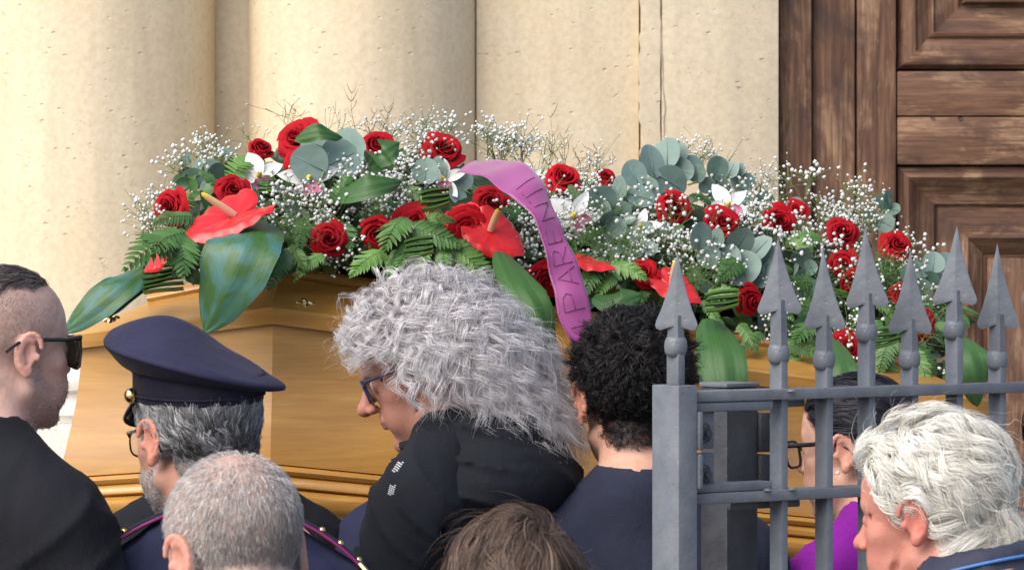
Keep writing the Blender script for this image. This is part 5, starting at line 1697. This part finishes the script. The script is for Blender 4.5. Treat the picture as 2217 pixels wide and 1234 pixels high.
# cap: band ring, flared crown with a high front, patent visor, gilt button and chin strap
def cap_build(p):
    tilt = Matrix.Translation((0, .000, .063)) @ Matrix.Rotation(rad(-3), 4, 'Y') @ Matrix.Rotation(rad(7), 4, 'X')
    rx, ry = .088, .112
    n = 64
    def ring(kx, ky, zf, cy=0.0, n=n):
        return [Vector((kx*math.sin(t), cy + ky*math.cos(t), zf(t))) for t in [2*math.pi*i/n for i in range(n)]]
    rows = [ring(rx-.003, ry-.003, lambda t: .004), ring(rx, ry, lambda t: .0), ring(rx+.002, ry+.002, lambda t: .003), ring(rx+.0015, ry+.0015, lambda t: .042 + .004*math.cos(t))]
    bm_ = MB(); bm_.grid([[tilt @ r[i] for r in rows] for i in range(n)], close_u=True)
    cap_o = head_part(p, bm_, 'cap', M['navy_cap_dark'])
    # raised cord on the band
    c2 = MB(); lp = [tilt @ v for v in ring(rx+.0035, ry+.0035, lambda t: .010)]; c2.tube(lp + [lp[0]], .0016, 5, caps=False)
    lp = [tilt @ v for v in ring(rx+.003, ry+.003, lambda t: .042 + .004*math.cos(t))]; c2.tube(lp + [lp[0]], .0016, 5, caps=False)
    c2.build('band_cord', M['navy_cap_dark'], cap_o)
    # underside flare then domed top
    def ez(t): return .052 + .023*math.cos(t)**3*(1 if math.cos(t) > 0 else .22) + .016*math.cos(t) - .030*math.sin(t) - .006*math.sin(t)**2
    EX, EY, cy = .127, .140, .008
    u_ = MB(); R_ = []
    for q in np.linspace(0, 1, 9):
        k = q**1.25
        R_.append(ring(rx+.0015 + (EX-rx)*k, ry+.0015 + (EY-ry)*k, lambda t, q=q: (.044 + .004*math.cos(t))*(1-q) + ez(t)*q - .010*math.sin(q*math.pi), cy*k))
    u_.grid([[tilt @ r[i] for r in R_] for i in range(n)], close_u=True)
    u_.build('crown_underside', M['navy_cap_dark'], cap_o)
    t_ = MB(); R_ = [ring(EX, EY, ez, cy), ring(EX+.0025, EY+.0025, lambda t: ez(t)+.004, cy), ring(EX-.002, EY-.002, lambda t: ez(t)+.009, cy)]
    for q in np.linspace(.94, 0.0, 12):
        R_.append(ring(EX*q, EY*q, lambda t, q=q: (ez(t)+.009)*q**.8 + (1-q**.8)*.094 + .011*math.sin(q*math.pi)*(1 + .8*math.cos(t)) + .0015*math.sin(t*5 + q*9)*q, cy*q))
    t_.grid([[tilt @ r[i] for r in R_] for i in range(n)], close_u=True)
    t_.build('crown', M['navy_cap'], cap_o)
    v_ = MB(); G = []
    for i in range(25):
        t = rad(-66 + 132*i/24); e = math.cos(t*90/66*.98)**.6 if abs(t) < rad(66) else 0
        G.append([tilt @ Vector(((rx+.001)*math.sin(t)*(1+.10*q*e), (ry+.001)*math.cos(t) + .052*q*e, .004 - .045*q*e - .012*q*q*e)) for q in np.linspace(0, 1, 6)])
    v_.grid(G); vo = v_.build('visor', M['black_patent'], cap_o); vm = vo.modifiers.new('thick', 'SOLIDIFY'); vm.thickness = .003
    s_ = MB(); s_.tube([tilt @ Vector(((rx+.006)*math.sin(t), (ry+.006)*math.cos(t), .008 + .003*math.cos(3*t))) for t in np.linspace(rad(-70), rad(70), 25)], .0035, 6)
    s_.build('chin_strap', M['gold'], cap_o)
    for sx in (-1, 1):
        t = sx*rad(74); pos = tilt @ Vector(((rx+.004)*math.sin(t), (ry+.004)*math.cos(t), .010))
        d_ = Vector((math.sin(t), math.cos(t), 0))
        bb = MB(); bb.lathe([(0, .014), (.006, .013), (.0105, .009), (.0118, .003), (.011, 0)], 16); o_ = bb.build('button', M['gold'], cap_o, pos)
        o_.rotation_euler = d_.to_track_quat('Z', 'Y').to_euler()
cap_build(p)
def offcollar(f):
    suit_collar(p, .074, .03, thick=.010)(f)
jk = garment(p, 'uniform_jacket', M['navy_uniform'], .020, collar=offcollar, seed=6, fold=.006, neck_cut=.03)
def epaulette(p, sx):
    zn = p.zn; s = p.s; w = p.w
    a = Vector((sx*.080, -.015, zn + .080)); c = Vector((sx*.228*s*w, -.012, zn - .045*s))
    wd = .030; G = []; up = Vector((sx*.35, -.12, 1)).normalized(); edge = []
    for i in range(13):
        q = i/12; m_ = a.lerp(c, q) + Vector((0, 0, .020*math.sin(q*math.pi*.95) - .004*q**3))
        ww = wd*(1 if q > .12 else .55 + q*3.7)
        G.append([m_ + Vector((0, k*ww, 0)) + up*(.004*(1-abs(k)**2)) for k in (-1, -.5, 0, .5, 1)])
    b_ = MB(); b_.grid(G if sx < 0 else G[::-1]); o_ = b_.build('epaulette', M['navy_cap_dark'], jk); md_ = o_.modifiers.new('thick', 'SOLIDIFY'); md_.thickness = .004
    lp = [r[0] for r in G] + [G[-1][2] + Vector((sx*.006, 0, -.002))] + [r[4] for r in G[::-1]]
    b_ = MB(); b_.tube([v + Vector((0, 0, .002)) for v in lp], .0030, 6); b_.build('piping', M['piping'], o_)
    for q in (.45, .6, .75):
        b_ = MB(); m_ = G[int(q*12)][1]; b_.lathe([(0, .007), (.004, .006), (.006, .002), (.0055, 0)], 10, Matrix.Translation(m_ + Vector((0, 0, .003))))
        b_.build('rank_star', M['gold'], o_)
    b_ = MB(); b_.tube([G[9][0] + Vector((0, -.004, .004)), G[12][0] + Vector((0, -.006, .003))], .005, 6)
    b_.build('rank_bar', M['gold'], o_)
epaulette(p, -1); epaulette(p, 1)
OFF = p

# ---------- 3 man with cropped grey hair in front
p = make_person('man with cropped grey hair thinning at the crown, in front of the officer', (392, 1222), -1, 5.2, -31, -20, pitch=15, hs=1.01, s=1.0, skin=(.52, .32, .245), hair=(.37, .33, .31), hair_amt=.62, neckr=.060, lean=.02, ear_blush=.1,
    fade=lambda L_: 1 - .6*np.exp(-((L_[:, 0]/.035)**2 + ((L_[:, 1]+.045)/.035)**2 + ((L_[:, 2]-.125)/.035)**2)), group='people in the procession')
bald = lambda L_: scalp_mask(L_, .007, .02) * (1 - .92*np.exp(-((L_[:, 0]/.042)**2 + ((L_[:, 1]+.045)/.034)**2 + ((L_[:, 2]-.125)/.04)**2)))
flw = lambda q, n_: norm(q - np.array([.01, -.055, .13])) * np.array([1, 1, 1]) + np.array([0, -.1, -.45])
pts, ci = hug(p, 15000, 31, lambda L_: np.full(len(L_), .0105), flw, lambda L_: np.full(len(L_), .0052), 4, .2, 120, bald, 0, tipout=.5)
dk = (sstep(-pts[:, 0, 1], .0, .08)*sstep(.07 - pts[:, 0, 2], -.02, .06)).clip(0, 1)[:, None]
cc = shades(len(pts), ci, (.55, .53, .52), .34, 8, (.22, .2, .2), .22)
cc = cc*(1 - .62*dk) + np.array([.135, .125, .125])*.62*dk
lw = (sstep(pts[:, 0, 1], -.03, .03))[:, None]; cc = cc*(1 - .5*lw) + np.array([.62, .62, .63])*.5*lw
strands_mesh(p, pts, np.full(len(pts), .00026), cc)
garment(p, 'shirt', M['navy_jacket'], .014, seed=8, res=.012)

# ---------- 4 man with long silver curls, black hooded top
p = make_person('man in profile with big silver curls, glasses and black hooded sweatshirt', (928, 806), -1, 6.92, -87, -66, pitch=22, hs=1.02, s=1.05, w=1.0, deep=1.0, skin=(.42, .205, .15), hair=(.34, .33, .33), age=1.2, nose=1.25, jaw=1.05, fat=.003, neckr=.06, lean=.02, rise=-.006, chin=1.03, zdrop=-.035,
    arms=(((-.27, .10, 1.12), (-.15, .36, 1.02)), ((.27, .10, 1.14), (.18, .36, 1.05))))
def curls(p, n, per, seed, S_=30):
    r_ = np.random.default_rng(seed)
    L0, N0 = roots(p, n, seed, lambda L_: scalp_mask(L_, .006, -.004), .002)
    g = gravity(p)
    back = np.array([0, -1, 0.0])
    up = L0[:, 2]
    ln = (.128 + .078*sstep(.11 - up, 0, .10)) * r_.uniform(.68, 1.25, n)
    ln *= 1 - .35*sstep(L0[:, 1], .055, .09)
    front = sstep(L0[:, 1], .015, .06)
    st = ln/(S_-1)
    d = norm(N0 + r_.normal(0, .25, (n, 3)) + np.array([0, -.25, .1]))
    pt = L0.copy(); G = [pt.copy()]; D = [d.copy()]
    side = np.sign(L0[:, [0]] + .0001)*np.array([1, 0, 0])
    for k in range(1, S_):
        q = k/(S_-1)
        tgt = g*(.62 + .80*q) + back*(.55 - .05*q)*(1 - .85*front[:, None]) + side*(.28 + .35*front[:, None])*(1 - q) + front[:, None]*np.array([0, .22, 0])*(1 - .5*q)
        d = norm(d*1.0 + tgt*.16 + r_.normal(0, .035, (n, 3)))
        pt = pt + d*st[:, None]
        dd, nn = skull(pt); low = dd < .012
        pt = pt + nn*np.where(low, .012 - dd, 0)[:, None]*.6
        G.append(pt.copy()); D.append(d.copy())
    G = np.stack(G, 1); D = np.stack(D, 1)
    # helix round each guide, shared by its strands
    A1 = norm(np.cross(D, np.array([.3, .9, .2]))); A2 = np.cross(D, A1)
    per_i = np.repeat(np.arange(n), per); m = len(per_i)
    amp = (r_.uniform(.0070, .0150, n))[per_i]*r_.uniform(.7, 1.25, m)
    turns = (r_.uniform(1.6, 3.3, n))[per_i]; ph = (r_.uniform(0, 6.28, n))[per_i] + r_.normal(0, .25, m); sg = r_.choice([-1, 1], n)[per_i]
    q = np.linspace(0, 1, S_)[None, :]
    a = ph[:, None] + sg[:, None]*turns[:, None]*2*math.pi*q**1.05
    am = amp[:, None]*(.25 + .75*sstep(q, .1, .8))*sstep(q, 0, .12)
    off = r_.normal(0, .0027, (m, 1, 3))*(.4 + q[..., None])
    pts = G[per_i] + A1[per_i]*(np.cos(a)*am)[..., None] + A2[per_i]*(np.sin(a)*am)[..., None] + off
    return pts, per_i
pts, ci = curls(p, 1250, 12, 41)
# keep hair out of the face
dn = ((pts[:, :, 1] > .066) & (pts[:, :, 2] < .040) & (np.abs(pts[:, :, 0]) < .2)).any(1) | (pts[:, :, 1] > .125).any(1)
pts = pts[~dn]; ci = ci[~dn]
cc = shades(len(pts), ci, (.66, .64, .66), .16, 9, (.42, .40, .39), .12)
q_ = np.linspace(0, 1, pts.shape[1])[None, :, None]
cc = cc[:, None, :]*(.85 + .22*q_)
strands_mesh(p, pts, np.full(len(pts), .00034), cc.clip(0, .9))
pts2, ci2 = curls(p, 620, 1, 42)
ok_ = ~(((pts2[:, :, 1] > .066) & (pts2[:, :, 2] < .04)).any(1)); pts2 = pts2[ok_]; ci2 = np.arange(len(pts2))     # flyaways
cen = np.array([0, -.03, .05]); pts2 = pts2 + norm(pts2 - cen)*(np.linspace(0, 1, pts2.shape[1])**1.5)[None, :, None]*.020
strands_mesh(p, pts2, np.full(len(pts2), .00026), shades(len(pts2), ci2, (.60, .585, .58), .2, 10), 'stray_hair')
spectacles(p, M['blue_frame'], M['lens_blue'], w=.054, h=.040, y=.108, z=.008, thick=.0022, temple_t=.0028)
def hood(f):
    z = p.zn
    ring_ = [(.092*math.sin(t), -.022 - .108*math.cos(t), z + .058 - .024*(1 - math.cos(t))) for t in np.linspace(-2.5, 2.5, 20)]
    f.chain(ring_, [.018 + .020*max(0, math.cos(t)) for t in np.linspace(-2.5, 2.5, 20)], .02)
    f.chain([(.10*math.sin(t)*1.45, -.03 - .125*math.cos(t), z - .035 - .04*(1 - math.cos(t))*.5) for t in np.linspace(-1.75, 1.75, 14)], [.028 + .020*max(0, math.cos(t)) for t in np.linspace(-1.75, 1.75, 14)], .035)
    f.ell((0, -.092, z + .002), (.138, .090, .066), .03)
    f.ell((.0, -.118, z - .055), (.12, .066, .056), .03)
def hood_folds(f):
    z = p.zn
    f.chain([(.12*math.sin(t)*1.75, -.06 - .150*math.cos(t), z - .085 - .05*(1 - math.cos(t))*.5) for t in np.linspace(-2.0, 2.0, 14)], .007, .02, 'cut')
    f.chain([(-.20, -.06, z-.12), (-.23, -.02, z-.26), (-.235, .02, z-.40)], [.003, .007, .003], .015, 'cut')
    f.chain([(-.17, -.10, z-.14), (-.2, -.08, z-.26), (-.2, -.06, z-.40)], [.003, .006, .003], .015)
    f.chain([(-.20, .09, z-.14), (-.24, .08, z-.24), (-.27, .06, z-.34)], [.005, .008, .004], .02)
jk = garment(p, 'hooded_top', M['hood_black'], .024, seed=9, fold=.007, folds=hood_folds, res=.0065)
def hood_mesh(p):
    z = p.zn
    f = Field(np.arange(-.27, .27, .0058), np.arange(-.33, .20, .0058), np.arange(z - .22, z + .17, .0058))
    f.m = .06
    hood(f)
    f.cap((0, -.010, z + .10), (0, .03, z + .30), .064*p.nr, None, .012, 'cut'); f.cap((0, .04, z + .03), (0, .07, z + .26), .066*p.nr, None, .012, 'cut')
    f.ell((0, -.005, z - .16), (.17, .10, .135), .01, mode='cut')
    X, Y, Z_ = f.full()
    pts_ = np.stack(np.broadcast_arrays(X, Y, Z_), -1); near = np.abs(f.F) < .025; q = pts_[near]
    ang = np.arctan2(q[:, 0], -q[:, 1] - .02); rr = np.hypot(q[:, 0], q[:, 1] + .02)
    v = 0
    for k, (a_, ph) in enumerate(((34, .3), (52, 1.7), (22, 4.0))):
        v = v + (1 - np.abs(np.sin((q[:, 2] - z)*a_ + ang*(.9 + .5*k) + ph + 1.3*wob(q, 12, 30 + k))))**3*sstep(wob(q, 8, 60 + k), -.2, .6)
    f.F[near] = f.F[near] - .011*(v - .35)
    V, Q = f.mesh()
    return link('hood', mesh_np('hood', V, Q, M['hood_black']), jk)
hood_mesh(p)
for (a, c) in (((868, 1000), (853, 1022)), ((851, 1050), (845, 1072))):
    b = MB(); w0, w1 = P(a[0], a[1], 6.72), P(c[0], c[1], 6.71); inv = Matrix.LocRotScale(p.loc, Matrix.Rotation(p.rz, 3, 'Z').to_quaternion(), None).inverted()
    for k in range(10):
        for j in range(3):
            u0, u1 = k/10, (k+.85)/10
            off_ = Vector(((j-1)*.0036, -.001*j, 0))
            if (k + j) % 2: continue
            b.tube([inv @ (w0.lerp(w1, u0) + off_), inv @ (w0.lerp(w1, u1) + off_)], .0017, 5)
    b.build('drawstring', M['white_shirt'], jk)
CUR = p

# ---------- 5 young man with thick dark curls, navy t-shirt
p = make_person('young man with thick short black curls and navy t-shirt behind the gate post', (1262, 876), -1, 6.95, -7, -3, zdrop=-.01, pitch=3, hs=1.08, s=1.0, w=1.03, skin=(.58, .34, .25), hair=(.010, .009, .010), neckr=.056, lean=.0, neckdx=.012, ear_blush=.1, rise=-.004)
L0, N0 = roots(p, 3200, 51, lambda L_: scalp_mask(L_, .006, -.004) * (.35 + .65*sstep(L_[:, 2], -.06, .0)), .002)
def wavy(p, L0, N0, per, seed, S_=12, ln0=.05, amp0=.006, grav=.20):
    r_ = np.random.default_rng(seed); n = len(L0); g = gravity(p)
    ln = ln0*(.12 + .88*sstep(L0[:, 2], -.03, .09))*r_.uniform(.8, 1.2, n); st = ln/(S_-1)
    d = norm(N0 + r_.normal(0, .35, (n, 3)) + np.array([0, -.1, .15])); pt = L0.copy(); G = [pt.copy()]; D = [d.copy()]
    sw = norm(np.cross(N0, r_.normal(0, 1, (n, 3))))
    for k in range(1, S_):
        d = norm(d + g*grav + sw*.26 - N0*.05*k/S_*3); pt = pt + d*st[:, None]
        dd, nn = skull(pt); pt = pt + nn*np.where(dd < .006, .006 - dd, 0)[:, None]*.6
        G.append(pt.copy()); D.append(d.copy())
    G = np.stack(G, 1); D = np.stack(D, 1); A1 = norm(np.cross(D, np.array([.3, .9, .2]))); A2 = np.cross(D, A1)
    pi_ = np.repeat(np.arange(n), per); m = len(pi_); q = np.linspace(0, 1, S_)[None, :]
    ph = r_.uniform(0, 6.28, n)[pi_] + r_.normal(0, .3, m); tr = r_.uniform(.6, 1.2, n)[pi_]
    a = ph[:, None] + tr[:, None]*6.28*q; am = amp0*r_.uniform(.6, 1.3, m)[:, None]*sstep(q, .1, .8)
    sp = norm(r_.normal(0, 1, (m, 3)))[:, None, :]*(.0058*(1 - .55*q[..., None]**1.2))
    return G[pi_] + A1[pi_]*(np.cos(a)*am)[..., None] + A2[pi_]*(np.sin(a)*am)[..., None] + sp, pi_
pts, ci = wavy(p, L0, N0, 7, 52, 9, .043, .0042, .26)
strands_mesh(p, pts, np.full(len(pts), .00036), shades(len(pts), ci, (.0085, .0075, .0085), .35, 11), 'hair', M['hair_dark'])
def tee(f):
    z = p.zn
    f.chain([(.074*math.sin(t), -.012 - .070*math.cos(t), z + .056 - .026*(1 - math.cos(t))) for t in np.linspace(-math.pi, math.pi, 22)], .0065, .004)
garment(p, 't_shirt', M['tee_navy'], .014, collar=tee, seed=12, sleeve=.05, fold=.003, neck_cut=.012)

# ---------- 6 woman in purple behind the gate
p = make_person('woman in purple top with dark hair pulled back and black glasses, behind the gate bars', (1822, 985), -1, 7.05, -57, -35, zdrop=-.02, pitch=5, hs=.98, s=.93, w=.95, skin=(.60, .36, .27), hair=(.020, .021, .032), neckr=.050, lean=.02, fat=.003)
pts, ci = hug(p, 11000, 61, lambda L_: np.full(len(L_), .10), lambda q, n_: norm(np.array([0, -.13, .03]) - q) + np.array([0, -.4, 0]), lambda L_: np.full(len(L_), .006), 9, .08, 40, None, 400)
strands_mesh(p, pts, np.full(len(pts), .0004), shades(len(pts), ci, (.020, .021, .032), .35, 13), 'hair', M['hair_dark'])
r_ = np.random.default_rng(5)
bun = []
for k in range(700):
    t0 = r_.uniform(0, 6.28); R0 = r_.uniform(.012, .036); zz = r_.normal(0, .014)
    bun.append([[R0*math.cos(t0 + i*.35), -.128 + zz, .035 + R0*math.sin(t0 + i*.35)] for i in range(9)])
strands_mesh(p, np.array(bun), np.full(700, .0011), shades(700, np.arange(700), (.02, .021, .032), .3, 14), 'hair_bun', M['hair_dark'])
spectacles(p, M['black_plastic'], M['lens_clear'], w=.054, h=.046, y=.118, z=.006, thick=.0026, temple_t=.0042)
b = MB(); 
e = p.R @ (np.array([-.091, .000, -.030])*p.hs) + p.o
b.lathe([(0, .0035), (.0025, .0025), (.0035, 0), (.0025, -.0025), (0, -.0035)], 10); b.build('earring', M['white_shirt'], p.root, Vector(e))
garment(p, 'knitted_top', M['purple_knit'], .014, seed=14, fold=.004, neck_cut=.0)

# ---------- 7 white haired man in the foreground right
p = make_person('man with thick wavy white hair and navy jacket in the right foreground', (1972, 1135), -1, 5.85, -56, -48, zdrop=-.055, pitch=8, hs=1.0, s=1.0, w=1.05, skin=(.50, .215, .165), hair=(.52, .50, .46), age=1.5, hair_amt=.8, neckr=.060, lean=.03, nose=1.2, ear_blush=.05, rise=.0)
def wl(L_): return .058 + .03*sstep(-L_[:, 1], -.02, .08)
fw = lambda q, n_: np.array([0, -.85, -.55]) + .5*np.sin(q[:, [1]]*75 + q[:, [0]]*40)*np.array([.3, 0, .6]) + np.array([0, 0, 1.2])*sstep(q[:, [1]], .03, .09) 
pts, ci = hug(p, 24000, 71, wl, fw, lambda L_: .011 + .013*sstep(L_[:, 2], .02, .1), 9, .62, 66, lambda L_: scalp_mask(L_, .006, .004), 480, tipout=.6)
cc = shades(len(pts), ci, (.87, .86, .80), .10, 15, (.56, .53, .47), .24)
strands_mesh(p, pts, np.full(len(pts), .00036), cc)
pts, ci = hug(p, 350, 72, lambda L_: wl(L_)*1.2, fw, lambda L_: np.full(len(L_), .034), 10, .7, 80, None, 0, tipout=1.0)
strands_mesh(p, pts, np.full(len(pts), .00024), shades(len(pts), ci, (.8, .78, .74), .1, 16), 'stray_hair')
def jcol(f):
    z = p.zn
    f.chain([(.080*math.sin(t), -.012 - .085*math.cos(t), z + .085 - .03*(1 - math.cos(t))) for t in np.linspace(-2.3, 2.3, 18)], .017, .012)
    f.chain([(.088*math.sin(t), -.012 - .095*math.cos(t), z + .050 - .03*(1 - math.cos(t))) for t in np.linspace(-2.3, 2.3, 18)], .020, .02)
jk = garment(p, 'jacket', M['navy_jacket'], .020, collar=jcol, seed=16, fold=.004)
for k, (m_, dz, rr_) in enumerate((('blue_piping', .056, .0185), ('tan_piping', .040, .0185))):
    b = MB(); z = p.zn
    b.tube([((.084 + .016)*math.sin(t), -.012 - (.090 + .016)*math.cos(t), z + .03 + dz - .03*(1 - math.cos(t))) for t in np.linspace(-1.9, 1.9, 26)], .0026, 6)
    b.build('collar_piping', M[m_], jk)

# ---------- 8 child with brown hair at the bottom
p = make_person('person with tousled brown hair at the bottom centre, only the crown in view', (972, 1360), -1, 5.1, -6, -4, pitch=6, hs=1.0, s=.9, w=.9, skin=(.58, .36, .28), hair=(.085, .055, .038), neckr=.048)
wh = np.array([.052, -.050, .128])
def brfl(q, n_):
    r0 = q - wh; t = np.cross(n_, r0)
    return norm(r0) + .55*norm(t) + np.array([0, .05, -.18])
pts, ci = hug(p, 20000, 81, lambda L_: np.full(len(L_), .085), brfl, lambda L_: .012 + .008*np.exp(-((L_ - wh)**2).sum(1)/.0016), 9, .22, 40, None, 700)
cc = shades(len(pts), ci, (.105, .068, .047), .32, 17, (.26, .185, .14), .22)
strands_mesh(p, pts, np.full(len(pts), .00036), cc)
pts, ci = hug(p, 160, 82, lambda L_: np.full(len(L_), .07), brfl, lambda L_: np.full(len(L_), .026), 9, .6, 60, None, 0, tipout=.9)
strands_mesh(p, pts, np.full(len(pts), .0003), shades(len(pts), ci, (.13, .09, .07), .3, 18), 'stray_hair')
garment(p, 'shirt', M['tee_navy'], .014, seed=18, res=.013, sleeve=.05)

# ---------- 9 bearer in navy half hidden behind the curly man, hand under the coffin
p = make_person('bearer in navy uniform mostly hidden behind the man with silver curls', (990, 885), -1, 7.47, -60, -12, neckdx=-.04, pitch=8, hs=1.0, s=1.0, skin=(.50, .28, .21), hair=(.03, .028, .028), group='people in the procession', zdrop=.0,
    arms=lambda base, Rb, zn: ((tuple(Rb.T @ (np.array(P(612, 1470, 7.22)) - base*[1,1,0])), tuple(Rb.T @ (np.array(P(640, 1300, 7.30)) - base*[1,1,0]))), ((.23, .0, 1.1), (.24, .1, .85))))
pts, ci = hug(p, 3000, 91, lambda L_: np.full(len(L_), .025), lambda q, n_: np.array([0, -.6, -1]) + 0*q, lambda L_: np.full(len(L_), .006), 5, .2, 60, None, 200)
strands_mesh(p, pts, np.full(len(pts), .0007), shades(len(pts), ci, (.03, .028, .028), .3, 19), 'hair', M['hair_dark'])
garment(p, 'uniform_jacket', M['navy_uniform'], .018, seed=20, fold=.003, sleeve=.85, res=.011)

p = make_person('bearer in dark suit under the coffin, almost hidden behind the officer in the cap', (330, 905), -1, 7.42, -40, -8, neckdx=.06, pitch=6, s=1.0, hair=(.03, .028, .028), skin=(.5, .29, .22), zdrop=-.01)
pts, ci = hug(p, 2500, 95, lambda L_: np.full(len(L_), .022), lambda q, n_: np.array([0, -.6, -1]) + 0*q, lambda L_: np.full(len(L_), .006), 5, .2, 60, None, 200)
strands_mesh(p, pts, np.full(len(pts), .0007), shades(len(pts), ci, (.03, .028, .028), .3, 25), 'hair', M['hair_dark'])
garment(p, 'jacket', M['suit_black'], .018, seed=26, fold=.004, res=.011)

# ---------- 10 dark haired person at the right edge
p = make_person('dark haired person in dark coat at the right edge behind the gate', (2255, 985), -1, 7.35, -20, -10, pitch=4, hs=1.0, s=.95, skin=(.5, .3, .22), hair=(.012, .011, .016))
pts, ci = hug(p, 5200, 101, lambda L_: np.full(len(L_), .24), lambda q, n_: np.array([0, -.25, -1]) + np.sign(q[:, [0]])*np.array([.5, 0, 0]), lambda L_: np.full(len(L_), .016), 14, .2, 30, None, 300, droop=.5)
strands_mesh(p, pts, np.full(len(pts), .0009), shades(len(pts), ci, (.013, .012, .018), .35, 21), 'hair', M['hair_dark'])
garment(p, 'coat', M['dark_coat'], .02, seed=22, res=.012)

# ---------- 11 someone small with white hair, just the top showing at the bottom
p = make_person('person with wispy white hair whose top barely shows at the bottom beside the cropped man', (585, 1478), -1, 5.35, -20, -10, pitch=2, hs=.92, s=.86, skin=(.55, .34, .27), hair=(.5, .49, .48), hair_amt=.6)
pts, ci = hug(p, 2600, 111, lambda L_: np.full(len(L_), .05), lambda q, n_: norm(q - np.array([0, -.03, .13])) + np.array([0, 0, -.2]), lambda L_: np.full(len(L_), .012), 8, .5, 70, None, 160)
strands_mesh(p, pts, np.full(len(pts), .0005), shades(len(pts), ci, (.72, .71, .70), .15, 23))
garment(p, 'shirt', M['tee_navy'], .014, seed=24, res=.014)
